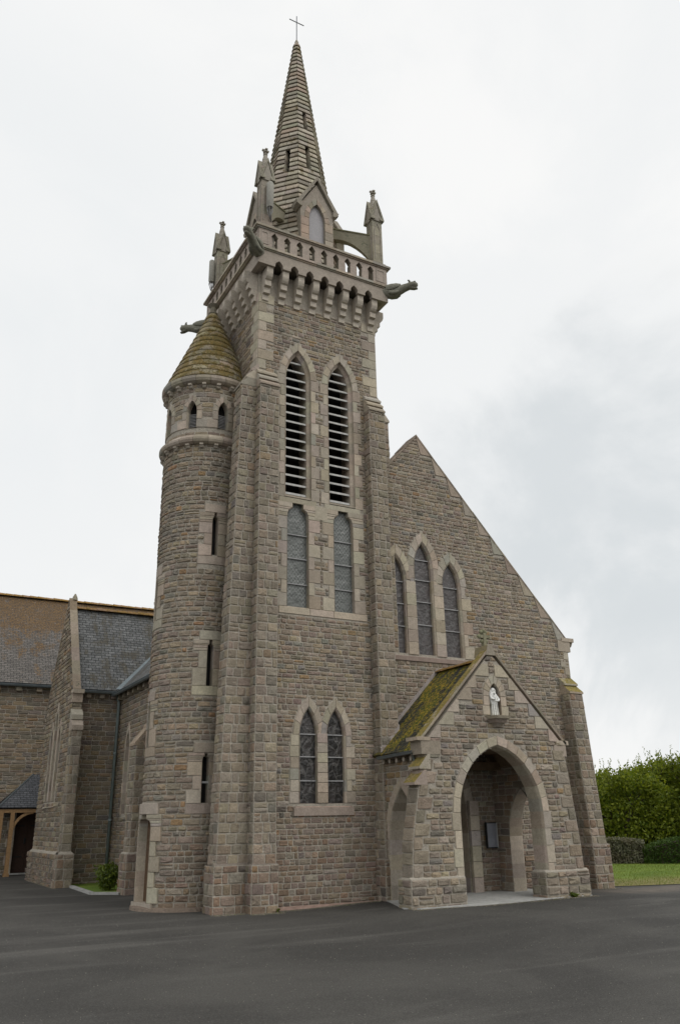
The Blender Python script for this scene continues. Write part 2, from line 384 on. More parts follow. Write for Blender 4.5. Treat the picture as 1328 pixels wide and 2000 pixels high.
def scan(poly, z):
    xs = []
    for i in range(len(poly)):
        (x0, z0), (x1, z1) = poly[i], poly[(i+1) % len(poly)]
        if (z0 <= z) != (z1 <= z): xs.append(x0+(x1-x0)*(z-z0)/(z1-z0))
    xs.sort(); return [(xs[i], xs[i+1]) for i in range(0, len(xs)-1, 2)]
def subtract(iv, cuts):
    for a, b in cuts:
        o = []
        for l, r in iv:
            if b <= l or a >= r: o.append((l, r)); continue
            if a > l: o.append((l, a))
            if b < r: o.append((b, r))
        iv = o
    return iv
def stone(mb, fn, q, rel, col, joint=.006):
    (ax, az), (bx, bz), (cx_, cz), (dx, dz) = q
    def P(s, t, h):
        x = (ax*(1-s)+bx*s)*(1-t)+(dx*(1-s)+cx_*s)*t; z = (az*(1-s)+bz*s)*(1-t)+(dz*(1-s)+cz*s)*t
        return fn(x, z, h)
    w = max(.02, abs(bx-ax)); h = max(.02, abs(dz-az)); js = joint/w; jt = joint/h
    r = RG.uniform; i = min(.016, .18*h); es = min(.3, i/w); et = min(.3, i/h)
    k = .10
    o = [P(js+r(0, .05), jt+r(0, .08), 0), P(.5, jt*r(.6, 1.6), 0), P(1-js-r(0, .05), jt+r(0, .08), 0), P(1-js*r(.5, 2), .5, 0),
         P(1-js-r(0, .06), 1-jt-r(0, .08), 0), P(.5, 1-jt*r(.6, 1.6), 0), P(js+r(0, .06), 1-jt-r(0, .08), 0), P(js*r(.5, 2), .5, 0)]
    rel *= .9; H = [rel*r(.45, 1.2) for _ in range(9)]
    n = [P(js+es, jt+et, H[0]), P(.5+r(-.1, .1), jt+et, H[1]), P(1-js-es, jt+et, H[2]), P(1-js-es, .5, H[3]), P(1-js-es, 1-jt-et, H[4]),
         P(.5+r(-.1, .1), 1-jt-et, H[5]), P(js+es, 1-jt-et, H[6]), P(js+es, .5, H[7]), P(r(.3, .7), r(.3, .7), rel*r(.75, 1.35))]
    f = [(a, (a+1) % 8, 8+(a+1) % 8, 8+a) for a in range(8)] + [(8+a, 8+(a+1) % 8, 16) for a in range(8)]
    mb.mesh(o+n, f, col)
def wall(mb, fn, outer, excl=(), holes=(), z0=None, z1=None, ch=(.085, .13), sw=(.12, .28), rel=.022, pal=PAL, mortar=MORTAR, backing='tess', joint=.006, pal_low=None, zlow=0.0, courses=None):
    zs = [p[1] for p in outer]; z0 = min(zs) if z0 is None else z0; z1 = max(zs) if z1 is None else z1
    if backing == 'tess':
        lo, hi = min(zs), max(zs); bk = sorted(set([p[1] for p in outer]+[hi])); zz_ = []
        for p, q in zip(bk[:-1], bk[1:]):
            n = max(1, int((q-p)/.055)) if holes else max(1, int((q-p)/1.0)); zz_ += [p+(q-p)*i/n for i in range(n)]
        zz_.append(hi)
        for p, q in zip(zz_[:-1], zz_[1:]):
            if q-p < 1e-6: continue
            A, B = scan(outer, p+1e-5), scan(outer, q-1e-5); cuts = [c for hp in holes for c in scan(hp, (p+q)/2)]
            if len(A) != len(B): A = B = scan(outer, (p+q)/2)
            for (al, ar), (bl, br) in zip(A, B):
                ml, mr = (al+bl)/2, (ar+br)/2
                for l, r in subtract([(ml, mr)], cuts):
                    lb, lt = (al, bl) if abs(l-ml) < 1e-9 else (l, l); rb, r_t = (ar, br) if abs(r-mr) < 1e-9 else (r, r)
                    mb.mesh([fn(lb, p, 0), fn(rb, p, 0), fn(r_t, q, 0), fn(lt, q, 0)], [(0, 1, 2, 3)], mortar)
    elif backing == 'strip':
        z = z0
        while z < z1-1e-6:
            zt = min(z1, z+.06); iv = scan(outer, (z+zt)/2)
            for hpoly in holes: iv = subtract(iv, scan(hpoly, (z+zt)/2))
            for l, r in iv:
                n = max(1, int((r-l)/.12))
                for k in range(n):
                    a = l+(r-l)*k/n; b = l+(r-l)*(k+1)/n
                    mb.mesh([fn(a, z, 0), fn(b, z, 0), fn(b, zt, 0), fn(a, zt, 0)], [(0, 1, 2, 3)], mortar, True)
            z = zt
    z = z0; ci = 0
    while z < z1-.03:
        h = courses[ci % len(courses)] if courses else RG.uniform(*ch); ci += 1
        if z1-z-h < .05: h = z1-z
        zt = z+h; zm = (z+zt)/2
        A, B, C_ = scan(outer, z+.002), scan(outer, zt-.002), scan(outer, zm)
        cuts = []
        for e in excl:
            for zz in (z+.012, zm, zt-.012): cuts += scan(e, zz)
        iv = []
        if len(A) == len(B) == len(C_) and len(A) > 0:
            for (al, ar), (bl, br), (ml, mr) in zip(A, B, C_):
                sub = subtract([(ml, mr)], cuts)
                for l, r in sub:
                    lb, lt = (al, bl) if abs(l-ml) < 1e-9 else (l, l)
                    rb, rt = (ar, br) if abs(r-mr) < 1e-9 else (r, r)
                    iv.append((lb, rb, rt, lt))
        else:
            for l, r in subtract(C_, cuts): iv.append((l, r, r, l))
        p_ = pal_low if (pal_low and z < zlow) else pal
        for lb, rb, rt, lt in iv:
            w = (rb-lb+rt-lt)/2
            if w < .03: continue
            fr = [0.0]; x = 0
            while x < w:
                x += RG.uniform(*sw)*RG.choice((.7, 1, 1, 1.2))
                if x > w-sw[0]*.6: break
                fr.append(x/w)
            fr.append(1.0)
            for a, b in zip(fr[:-1], fr[1:]):
                q = ((lb+(rb-lb)*a, z), (lb+(rb-lb)*b, z), (lt+(rt-lt)*b, zt), (lt+(rt-lt)*a, zt))
                if h > .1 and RG.random() < .05:
                    s_ = RG.uniform(.4, .6); m1 = tuple(q[0][i]*(1-s_)+q[3][i]*s_ for i in (0, 1)); m2 = tuple(q[1][i]*(1-s_)+q[2][i]*s_ for i in (0, 1))
                    stone(mb, fn, (q[0], q[1], m2, m1), rel*.8, pick(p_), joint); stone(mb, fn, (m1, m2, q[2], q[3]), rel*.8, pick(p_), joint)
                else: stone(mb, fn, q, rel*RG.uniform(.6, 1.25), pick(p_), joint)
        z = zt
def block(mb, fn, q, proud=.014, col=None, gap=.004, nu=1, base=0.0):
    """dressed stone on a quad (bl, br, tr, tl), lightly bevelled"""
    col = col or pick(PAL_DR)
    def P(s, t, h):
        x = (q[0][0]*(1-s)+q[1][0]*s)*(1-t)+(q[3][0]*(1-s)+q[2][0]*s)*t; z = (q[0][1]*(1-s)+q[1][1]*s)*(1-t)+(q[3][1]*(1-s)+q[2][1]*s)*t
        return fn(x, z, h)
    w = max(.03, sqrt((q[1][0]-q[0][0])**2+(q[1][1]-q[0][1])**2)); hh = max(.03, sqrt((q[3][0]-q[0][0])**2+(q[3][1]-q[0][1])**2))
    g, k = min(.2, gap/w), min(.2, gap/hh); e, f = min(.3, g+.006/w), min(.3, k+.006/hh)
    ss = [(g, 0), (g, 1), (e, 2)]+[(e+(1-2*e)*i/nu, 2) for i in range(1, nu)]+[(1-e, 2), (1-g, 1), (1-g, 0)]
    ts = [(k, 0), (k, 1), (f, 2), (1-f, 2), (1-k, 1), (1-k, 0)]
    H = (base, proud-.006, proud)
    pts = [P(s, t, H[min(a, b)]) for t, b in ts for s, a in ss]; n = len(ss)
    mb.mesh(pts, [(j*n+i, j*n+i+1, (j+1)*n+i+1, (j+1)*n+i) for j in range(5) for i in range(n-1)], col)

# ---- openings
def lancet(xc, half, z0, zs, za, zj=None, n=6):
    H = za-zs; R = (half*half+H*H)/(2*half); ae = atan2(H, half-R)
    L = [(xc-half, z) for z in (zj or [z0, zs])]
    arc = []
    for i in range(1, n+1):
        a = pi+(ae-pi)*i/n; arc.append((xc-half+R+R*cos(a), zs+R*sin(a)))
    Lp = L+arc; return Lp+[(2*xc-x, z) for x, z in reversed(Lp[:-1])]
def lancet_blocks(xc, half, z0, zs, za, w1, w2, bh, n=4, wa=None, only=None):
    wa = wa or w1; out_ = []; k = max(1, round((zs-z0)/bh)); zj = [z0+(zs-z0)*i/k for i in range(k+1)]
    for i in range(k):
        w = w1 if i % 2 else w2
        out_.append(((xc-half-w, zj[i]), (xc-half, zj[i]), (xc-half, zj[i+1]), (xc-half-w, zj[i+1])))
        out_.append(((xc+half, zj[i]), (xc+half+w, zj[i]), (xc+half+w, zj[i+1]), (xc+half, zj[i+1])))
    H = za-zs; R = (half*half+H*H)/(2*half); ai = atan2(H, half-R); ao = atan2(sqrt(max(0, (R+wa)**2-(R-half)**2)), half-R)
    for i in range(n):
        a0, a1 = pi+(ai-pi)*i/n, pi+(ai-pi)*(i+1)/n; b0, b1 = pi+(ao-pi)*i/n, pi+(ao-pi)*(i+1)/n
        cx_ = xc-half+R
        q = ((cx_+(R+wa)*cos(b0), zs+(R+wa)*sin(b0)), (cx_+R*cos(a0), zs+R*sin(a0)), (cx_+R*cos(a1), zs+R*sin(a1)), (cx_+(R+wa)*cos(b1), zs+(R+wa)*sin(b1)))
        out_.append(q); out_.append(tuple((2*xc-x, z) for x, z in (q[1], q[0], q[3], q[2])))
    if only: out_ = [q for q in out_ if only(sum(p[0] for p in q)/4)]
    return out_, zj
def shoulder(xc, w, z0, z1, z2, nw=.42, zj=None):
    L = [(xc-w, z) for z in (zj or [z0, z1])]+[(xc-w*.96, z1+(z2-z1)*.26), (xc-w*.84, z1+(z2-z1)*.48), (xc-w*nw, z1+(z2-z1)*.62), (xc-w*nw, z2)]
    return L+[(2*xc-x, z) for x, z in reversed(L)]
def shoulder_blocks(xc, w, z0, z1, z2, w1, w2, bh, nw=.42, cap=.2):
    out_ = []; k = max(1, round((z1-z0)/bh)); zj = [z0+(z1-z0)*i/k for i in range(k+1)]
    for i in range(k):
        ww = w1 if i % 2 else w2
        out_ += [((xc-w-ww, zj[i]), (xc-w, zj[i]), (xc-w, zj[i+1]), (xc-w-ww, zj[i+1])), ((xc+w, zj[i]), (xc+w+ww, zj[i]), (xc+w+ww, zj[i+1]), (xc+w, zj[i+1]))]
    dz = z2-z1; e_ = [(xc-w, z1), (xc-w*.96, z1+dz*.26), (xc-w*.84, z1+dz*.48), (xc-w*nw, z1+dz*.62), (xc-w*nw, z2)]
    for p in [((xc-w-w2, a_[1]), a_, b_, (xc-w-w2, b_[1])) for a_, b_ in zip(e_[:-1], e_[1:])]:
        out_ += [p, tuple((2*xc-x, z) for x, z in (p[1], p[0], p[3], p[2]))]
    if cap: out_.append(((xc-w-w1, z2), (xc+w+w1, z2), (xc+w+w1, z2+cap), (xc-w-w1, z2+cap)))
    return out_, zj
def reveal(mb, fn, path_o, path_i, proud, depth, ch=.035):
    for i in range(len(path_o)-1):
        a, b = path_o[i], path_o[i+1]; c, d = path_i[i], path_i[i+1]; col = pick(PAL_DR)
        mb.mesh([fn(a[0], a[1], proud), fn(b[0], b[1], proud), fn(d[0], d[1], proud-ch), fn(c[0], c[1], proud-ch)], [(0, 1, 2, 3)], col)
        mb.mesh([fn(c[0], c[1], proud-ch), fn(d[0], d[1], proud-ch), fn(d[0], d[1], -depth), fn(c[0], c[1], -depth)], [(0, 1, 2, 3)], tuple(x*.96 for x in col))
def dress(mb, fn, blocks, proud=.014, nu=1):
    for q in blocks: block(mb, fn, q, proud, nu=nu)
def pane(fn, path, depth, mat, parent, name='glass_pane'):
    mb = MB(); mb.poly([fn(p[0], p[1], -depth) for p in path], (.1, .1, .1), list(path))
    return mb.build(name, mat, parent)
def bars(fn, xc, half, zl, depth, parent, col=(.3, .3, .3)):
    for z in zl:
        mb = MB(); mb.box((xc-half, z-.011, -depth), (xc+half, z+.011, -depth+.025), col, fn); mb.build('glazing_bar', M['barm'], parent)
M['barm'] = plain('pale_glazing_bar', (.33, .33, .33), .6)

# ================================================================== CHURCH
CH = empty('church', (8.3, 17.4, 0), 'grey-brown granite church with a stepped spire, round stair turret and gabled porch', 'church')

# ---- tower -------------------------------------------------------
TX0, TX1, TY0, TY1 = 6.58, 9.94, 15.85, 18.95
LOU = []
for xc, half in ((7.67, .275), (8.85, .285)):
    bl, zj = lancet_blocks(xc, half+.07, 8.62, 11.86, 12.62, .13, .22, .30, 4, .17)
    LOU.append((xc, half, bl, lancet(xc, half+.07, 8.62, 11.86, 12.62, zj), lancet(xc, half, 8.70, 11.86, 12.52, [8.70+(11.86-8.70)*i/(len(zj)-1) for i in range(len(zj))])))
TALL = []
for xc, half in ((7.67, .27), (8.86, .26)):
    bl, zj = shoulder_blocks(xc, half, 6.03, 8.15, 8.52, .15, .30, .29, .5, 0)
    TALL.append((xc, half, bl, shoulder(xc, half, 6.03, 8.15, 8.52, .5, zj)))
LAN = []
for xc, half in ((7.93, .20), (8.58, .205)):
    bl, zj = lancet_blocks(xc, half+.03, 1.94, 3.3, 3.9, .13 if xc > 8 else .2, .22, .24, 3, .15)
    LAN.append((xc, half, bl, lancet(xc, half+.03, 1.94, 3.3, 3.9, zj), lancet(xc, half, 1.94, 3.3, 3.85, zj)))
mid = [((8.12, z), (8.37, z), (8.37, z+.2), (8.12, z+.2)) for z in [1.94+.2*i for i in range(7)]]
quo = []
z = 11.85; i = 0
while z < 13.75:
    h = .27; w = .42 if i % 2 else .22
    quo.append(((TX0, z), (TX0+w, z), (TX0+w, z+h), (TX0, z+h))); quo.append(((TX1-w, z), (TX1, z), (TX1, z+h), (TX1-w, z+h))); z += h; i += 1
panel = []     # light stones between and around the two tall windows
z = 6.03; i = 0
mids = []
while z < 8.4:
    if i % 2 == 0: mids.append(((8.245, z), (8.29, z), (8.29, z+.28), (8.245, z+.28)))
    z += .29; i += 1
sills = [((7.2, 5.87), (7.97, 5.87), (7.97, 6.03), (7.2, 6.03)), ((7.97, 5.87), (8.57, 5.87), (8.57, 6.03), (7.97, 6.03)), ((8.57, 5.87), (9.45, 5.87), (9.45, 6.03), (8.57, 6.03)),
         ((8.10, 8.18), (8.44, 8.18), (8.44, 8.52), (8.10, 8.52))]
allb = [q for w in LOU for q in w[2]]+[q for w in TALL for q in w[2]]+[q for w in LAN for q in w[2]]+mid+quo+sills
holes = [w[3] for w in LOU]+[w[3] for w in TALL]+[w[3] for w in LAN]
mb = MB(); fT = front(TY0)
outer = [(TX0, -.05), (TX1, -.05), (TX1, 14.7), (TX0, 14.7)]
wall(mb, fT, outer, allb+holes, holes, z0=-.05, z1=13.9, ch=(.08, .13), pal_low=PAL_LOW, zlow=1.9)
# side and back faces
qs = []
z = 11.85; i = 0
while z < 13.75:
    w = .25 if i % 2 else .4; qs.append(((TY0, z), (TY0+w, z), (TY0+w, z+.27), (TY0, z+.27))); z += .27; i += 1
oy = [(TY0, -.05), (TY1, -.05), (TY1, 14.7), (TY0, 14.7)]
wall(mb, left(TX0), oy, qs, z0=0.0, z1=13.9, sw=(.14, .4))
wall(mb, right(TX1), oy, qs, z0=4.0, z1=13.9, sw=(.14, .4))
wall(mb, back(TY1), outer, z0=5.0, z1=13.9, sw=(.2, .4))
tower_wall = mb.build('tower_wall', 'rubble', CH)
for k in (0, 1):
    mb = MB()
    for q in quo[k::2]: block(mb, fT, q, .02)
    for q in qs: block(mb, left(TX0) if k == 0 else right(TX1), q, .02)
    mb.build('quoins', 'dressed', CH)
# tall louvred openings
for xc, half, bl, po, pi_ in LOU:
    mb = MB(); dress(mb, fT, bl, .016)
    mb.box((xc-half-.2, 8.50, -.02), (xc+half+.2, 8.62, .018), pick(PAL_DR), fT)
    mb.box((xc-half-.09, 8.62, -.10), (xc+half+.09, 8.69, .0), pick(PAL_DR), fT)
    # stepped reveal: a rebate, then the jamb
    for i in range(len(po)-1):
        a, b, c, d = po[i], po[i+1], pi_[i], pi_[i+1]; col = pick(PAL_DR)
        mb.mesh([fT(*a, .016), fT(*b, .016), fT(*b, -.05), fT(*a, -.05)], [(0, 1, 2, 3)], col)
        mb.mesh([fT(*a, -.05), fT(*b, -.05), fT(*d, -.10), fT(*c, -.10)], [(0, 1, 2, 3)], col)
        mb.mesh([fT(*c, -.10), fT(*d, -.10), fT(*d, -.5), fT(*c, -.5)], [(0, 1, 2, 3)], tuple(x*.9 for x in col))
    w = mb.build('belfry_opening', 'dressed', CH)
    m2 = MB(); m2.prism(pi_, fT, -.50, -.52); m2.build('dark_backing', 'dark', w)
    sm = MB(); z = 8.78
    while z < 12.35:
        iv = scan(pi_, min(z, 12.45))
        if iv:
            l, r = iv[0]
            sm.mesh([fT(l, z-.026, -.12), fT(r, z-.026, -.12), fT(r, z+.028, -.135), fT(l, z+.028, -.135), fT(l, z+.13, -.34), fT(r, z+.13, -.34), fT(r, z+.10, -.36), fT(l, z+.10, -.36)],
                    [(0, 1, 2, 3), (3, 2, 5, 4), (4, 5, 6, 7), (7, 6, 1, 0), (0, 3, 4, 7), (1, 6, 5, 2)], (.4, .4, .38))
            z += .236
    sm.build('louvre_slats', 'slat', w)
# two tall diamond-paned windows
for xc, half, bl, path in TALL:
    mb = MB(); dress(mb, fT, bl, .016)
    reveal(mb, fT, path, path, .016, .22, .0)
    w = mb.build('tall_window', 'dressed', CH)
    pane(fT, path, .10, 'diamond', w); bars(fT, xc, half, (6.58, 7.18, 7.75), .085, w)
mb = MB()
for q in sills[:3]: block(mb, fT, q, .02)
mb.box((7.40, 6.0, -.2), (7.94, 6.035, .01), pick(PAL_DR), fT); mb.box((8.6, 6.0, -.2), (9.12, 6.035, .01), pick(PAL_DR), fT)
mb.build('window_band', 'dressed', CH)
mb = MB(); block(mb, fT, sills[3], .02); mb.build('lintel', 'dressed', CH)
# low pair of lancets
for k, (xc, half, bl, po, pi_) in enumerate(LAN):
    mb = MB(); dress(mb, fT, [q for q in bl if (q[0][0] < 8.1 if k == 0 else q[1][0] > 8.4) or q[0][1] > 3.29], .02+.003*k)
    reveal(mb, fT, po, pi_, .02, .2, .04)
    if k == 0: dress(mb, fT, mid, .028)
    w = mb.build('lancet_window', 'dressed', CH)
    pane(fT, pi_, .10, 'stained', w); bars(fT, xc, half, (2.38, 2.86, 3.32), .085, w)
    sb = MB()
    sb.mesh([fT(xc-half-.12, 1.86, .04), fT(xc+half+.12, 1.86, .04), fT(xc+half+.02, 1.97, -.17), fT(xc-half-.02, 1.97, -.17)], [(0, 1, 2, 3)], (.36, .27, .22))
    sb.build('window_sill', 'dressed', w)
mb = MB(); mb.box((7.57, 1.70, -.02), (8.97, 1.86, .045), (.34, .28, .235), fT); mb.build('shared_sill', 'dressed', CH)

# ---- buttresses ---------------------------------------------------
def buttress(x0, x1, yb, y0, y1, zp, ztop, zcap, side=(True, True), steps=3, pr=.04, x_out=0.0, nrm='front', plinth=True, pal=PAL_BIG, left_b=0.0, ch=.19):
    """projects towards -Y from the wall plane yb; face at y0 (plinth) .. y1 (top); left_b leans the left edge inwards by that much"""
    mb = MB(); cs = [ch*k for k in (1.0, .95, 1.05, 1.0, .9, 1.05)]
    kb = (y1-y0)/(ztop-zp)
    ff = lambda u, v, h: (u, y0+kb*(v-zp)-h, v)
    kw = dict(courses=cs, rel=.026, pal=pal, joint=.008, sw=(.14, .26))
    wall(mb, ff, [(x0, zp), (x1, zp), (x1, ztop), (x0+left_b, ztop)], z0=zp, z1=ztop, **kw)
    for sgn, X in ((-1, x0), (1, x1)):
        lb = left_b if sgn < 0 else 0
        fs = (lambda u, v, h, X=X, s=sgn, lb=lb: (X+s*h+lb*(v-zp)/(ztop-zp), u, v))
        wall(mb, fs, [(y0, zp), (yb+.05, zp), (yb+.05, ztop), (y1, ztop)], z0=zp, z1=ztop, **kw)
        if plinth: wall(mb, lambda u, v, h, X=X, s=sgn: (X+s*(h+pr), u, v), [(y0-pr, -.06), (yb+.05, -.06), (yb+.05, zp), (y0-pr, zp)], z0=-.06, z1=zp, **dict(kw, rel=.026, pal=PAL_LOW))
    if plinth:
        wall(mb, lambda u, v, h: (u, y0-pr-h, v), [(x0-pr, -.06), (x1+pr, -.06), (x1+pr, zp), (x0-pr, zp)], z0=-.06, z1=zp, **dict(kw, rel=.026, pal=PAL_LOW))
        mb.mesh([(x0-pr, y0-pr, zp), (x1+pr, y0-pr, zp), (x1, y0+.01, zp+.05), (x0, y0+.01, zp+.05)], [(0, 1, 2, 3)], (.26, .225, .19))
        mb.mesh([(x0-pr, y0-pr, zp), (x0-pr, yb, zp), (x0, yb, zp+.05), (x0, y0, zp+.05)], [(0, 1, 2, 3)], (.26, .225, .19))
        mb.mesh([(x1+pr, y0-pr, zp), (x1+pr, yb, zp), (x1, yb, zp+.05), (x1, y0, zp+.05)], [(0, 1, 2, 3)], (.26, .225, .19))
    o = mb.build('buttress', 'rubble', CH)
    m2 = MB()
    if steps:
        xl = x0+left_b; n = steps; dz = (zcap-ztop)/n; dy = (yb-y1)/n
        for i in range(n):
            a = ztop+dz*i; ya = y1+dy*i; e = .035
            prof = [(ya-e, a), (ya-e, a+.045), (ya+dy+.02, a+dz), (yb+.06, a+dz), (yb+.06, a)]
            m2.prism(prof, lambda u, v, h: (h, u, v), xl-.012, x1+.012, pick(PAL_DR))
        m2.build('weathering', 'coping' if x0 > 12 else 'dressed', o)
    return o
buttress(6.57, 7.05, TY0, 15.52, 15.58, .83, 11.28, 11.84)
buttress(9.53, 9.98, TY0, 15.52, 15.58, .83, 11.28, 11.84)
# side buttresses set against the left and right flanks of the tower
def side_buttress(x0, x1, y0, y1, zp, ztop, zcap, sgn, lean):
    mb = MB(); cs = [.19, .18, .2, .19, .17, .2]; kw = dict(courses=cs, rel=.026, pal=PAL_BIG, joint=.008, sw=(.14, .26))
    if sgn < 0: po = [(x0, zp), (x1, zp), (x1, ztop), (x0+lean, ztop)]
    else: po = [(x0, zp), (x1, zp), (x1-lean, ztop), (x0, ztop)]
    wall(mb, lambda u, v, h: (u, y0-h, v), po, z0=zp, z1=ztop, **kw)
    wall(mb, lambda u, v, h: (u, y1+h, v), po, z0=zp, z1=ztop, **kw)
    X = x0 if sgn < 0 else x1
    wall(mb, lambda u, v, h: (X+sgn*h-sgn*lean*(v-zp)/(ztop-zp), u, v), [(y0, zp), (y1, zp), (y1, ztop), (y0, ztop)], z0=zp, z1=ztop, **kw)
    p = .06
    a, b = (x0-p, x1) if sgn < 0 else (x0, x1+p)
    wall(mb, lambda u, v, h: (u, y0-p-h, v), [(a, -.06), (b, -.06), (b, zp), (a, zp)], z0=-.06, z1=zp, **dict(kw, rel=.026, pal=PAL_LOW))
    wall(mb, lambda u, v, h: ((a if sgn < 0 else b)+sgn*h, u, v), [(y0-p, -.06), (y1, -.06), (y1, zp), (y0-p, zp)], z0=-.06, z1=zp, **dict(kw, rel=.026, pal=PAL_LOW))
    mb.mesh([(a, y0-p, zp), (b, y0-p, zp), (b, y0, zp+.05), (a, y0, zp+.05)], [(0, 1, 2, 3)], (.26, .225, .19))
    o = mb.build('buttress', 'rubble', CH); m2 = MB()
    n = 3; dz = (zcap-ztop)/n; xt = X-sgn*lean; xw = x1 if sgn < 0 else x0; dx = (xw-xt)/n
    for i in range(n):
        a = ztop+dz*i; xa = xt+dx*i; e = -.035*sgn
        m2.prism([(xa-e, a), (xa-e, a+.045), (xa+dx, a+dz), (xw-sgn*.02, a+dz), (xw-sgn*.02, a)], lambda u, v, h: (u, h, v), y0-.012, y1+.012, pick(PAL_DR))
    m2.build('weathering', 'dressed', o)
side_buttress(5.95, 6.60, 15.84, 16.28, .83, 11.3, 11.95, -1, .26)
side_buttress(9.92, 10.36, 15.92, 16.38, .83, 11.25, 12.0, 1, .06)

# ---- corbels, cornice and parapet ---------------------------------
cprof = [(-.02, 13.78), (.085, 13.80), (.085, 13.95), (.165, 13.97), (.165, 14.12), (.245, 14.14), (.245, 14.29), (.29, 14.31), (.33, 14.36), (.355, 14.43), (.36, 14.46), (.36, 14.62), (-.02, 14.62)]
base = MB()
base.prism(cprof, lambda u, v, h: (h, -u, v), -.085, .085, (.48, .43, .36))
corb = base.build('corbel', 'dressed', CH)
def put(o0, loc, rz, first):
    o = o0 if first else o0.copy()
    if not first: S.collection.objects.link(o)
    o.parent = CH; o.matrix_parent_inverse = Matrix.Translation(CH.location).inverted()
    o.location = loc; o.rotation_euler = (0, 0, rz); return o
first = True
for i in range(8):
    x = 8.26-1.52+i*3.04/7
    put(corb, (x, TY0+.03, 0), 0, first); first = False
    put(corb, (x, TY1, 0), pi, False)
for i in range(7):
    y = (TY0+TY1)/2-1.38+i*2.76/6
    put(corb, (TX0, y, 0), -pi/2, False); put(corb, (TX1, y, 0), pi/2, False)
RX0, RX1, RY0, RY1 = 6.29, 10.27, 15.40, 19.33
mb = MB(); rc = lambda: pick(PAL_DR)
def ringbox(mb, ex, z0, z1, n=7, inner=.3):
    x0, x1, y0, y1 = RX0-ex, RX1+ex, RY0-ex, RY1+ex
    for i in range(n):
        a, b = x0+(x1-x0)*i/n, x0+(x1-x0)*(i+1)/n
        mb.box((a+.002, y0, z0), (b-.002, y0+inner, z1), rc()); mb.box((a+.002, y1-inner, z0), (b-.002, y1, z1), rc())
        a, b = y0+inner+(y1-y0-2*inner)*i/n, y0+inner+(y1-y0-2*inner)*(i+1)/n
        mb.box((x0, a+.002, z0), (x0+inner, b-.002, z1), rc()); mb.box((x1-inner, a+.002, z0), (x1, b-.002, z1), rc())
# band with pointed machicolation notches
def band(fn, a, b, cs, wc):
    L = [(a, 14.62)]
    edges = []
    for c in cs: edges += [c-wc, c+wc]
    for l, r in zip(edges[1:-1:2], edges[2:-1:2]):
        m_ = (l+r)/2; L += [(l+.005, 14.62), (l+.005, 14.70), (l+.04, 14.76), (m_, 14.82), (r-.04, 14.76), (r-.005, 14.70), (r-.005, 14.62)]
    L += [(b, 14.62), (b, 15.03), (a, 15.03)]
    mb.prism(L, fn, 0, -.12, (.39, .34, .285))
cx_s = [8.26-1.52+i*3.04/7 for i in range(8)]; cy_s = [(TY0+TY1)/2-1.38+i*2.76/6 for i in range(7)]
band(front(RY0+.06), RX0+.10, RX1-.10, cx_s, .105); band(back(RY1-.06), RX0+.10, RX1-.10, cx_s, .105)
band(left(RX0+.102), RY0+.18, RY1-.18, cy_s, .105); band(right(RX1-.102), RY0+.18, RY1-.18, cy_s, .105)
for a, b in ((RX0+.11, cx_s[0]-.105), (cx_s[-1]+.105, RX1-.11)):
    mb.box((a, RY0+.07, 14.622), (b, TY0, 14.66), (.30, .26, .22))
mb.box((RX0+.11, TY0, 14.624), (TX0, cy_s[0]-.105, 14.66), (.30, .26, .22)); mb.box((TX1, TY0, 14.624), (RX1-.11, cy_s[0]-.105, 14.66), (.30, .26, .22))
mb.box((RX0+.2, RY0+.17, 14.86), (RX1-.2, RY1-.17, 15.02), (.28, .25, .21))
mb.build('machicolation_band', 'dressed', CH)
mb = MB()
ringbox(mb, .0, 15.06, 15.12); ringbox(mb, -.035, 15.028, 15.062)
mb.build('string_course', 'carved', CH)
# parapet walls
def parapet(fn, a, b, first_c, last_c, nO):
    mb = MB(); o = [(a, 15.12), (b, 15.12), (b, 15.68), (a, 15.68)]; hs = []
    for i in range(nO):
        c = first_c+(last_c-first_c)*i/(nO-1)
        hs.append([(c-.076, 15.17), (c+.076, 15.17), (c+.076, 15.46), (c+.095, 15.51), (c+.05, 15.58), (c, 15.64), (c-.05, 15.58), (c-.095, 15.51), (c-.076, 15.46)])
    loops = [[Vector((p[0], p[1], 0)) for p in o]]+[[Vector((p[0], p[1], 0)) for p in h] for h in hs]
    flat = [p for l in loops for p in l]; tri = [tuple(t) for t in tessellate_polygon(loops)]
    for d in (0, -.16): mb.mesh([fn(p.x, p.y, d) for p in flat], tri, (.40, .34, .29))
    for h in hs:
        for i in range(len(h)):
            p, q = h[i], h[(i+1) % len(h)]; mb.mesh([fn(*p, 0), fn(*q, 0), fn(*q, -.16), fn(*p, -.16)], [(0, 1, 2, 3)], (.30, .27, .22))
    for l, r in ((a+.10, first_c-.20), (last_c+.20, b-.10)):     # raised frame of the corner panels
        for q in (((l-.03, 15.22), (l, 15.22), (l, 15.60), (l-.03, 15.60)), ((r, 15.22), (r+.03, 15.22), (r+.03, 15.60), (r, 15.60)), ((l, 15.57), (r, 15.57), (r, 15.60), (l, 15.60)), ((l, 15.22), (r, 15.22), (r, 15.25), (l, 15.25))):
            mb.prism(q, fn, 0, .015, (.40, .35, .30))
    return mb
m1 = parapet(front(RY0+.07), RX0+.10, RX1-.10, 6.83, 9.66, 9); m1.build('parapet', 'dressed', CH)
m1 = parapet(back(RY1-.07), RX0+.10, RX1-.10, 6.83, 9.66, 9); m1.build('parapet', 'dressed', CH)
m1 = parapet(left(RX0+.095), RY0+.075, RY1-.075, 15.97, 18.76, 9); m1.build('parapet', 'dressed', CH)
m1 = parapet(right(RX1-.095), RY0+.075, RY1-.075, 15.97, 18.76, 9); m1.build('parapet', 'dressed', CH)
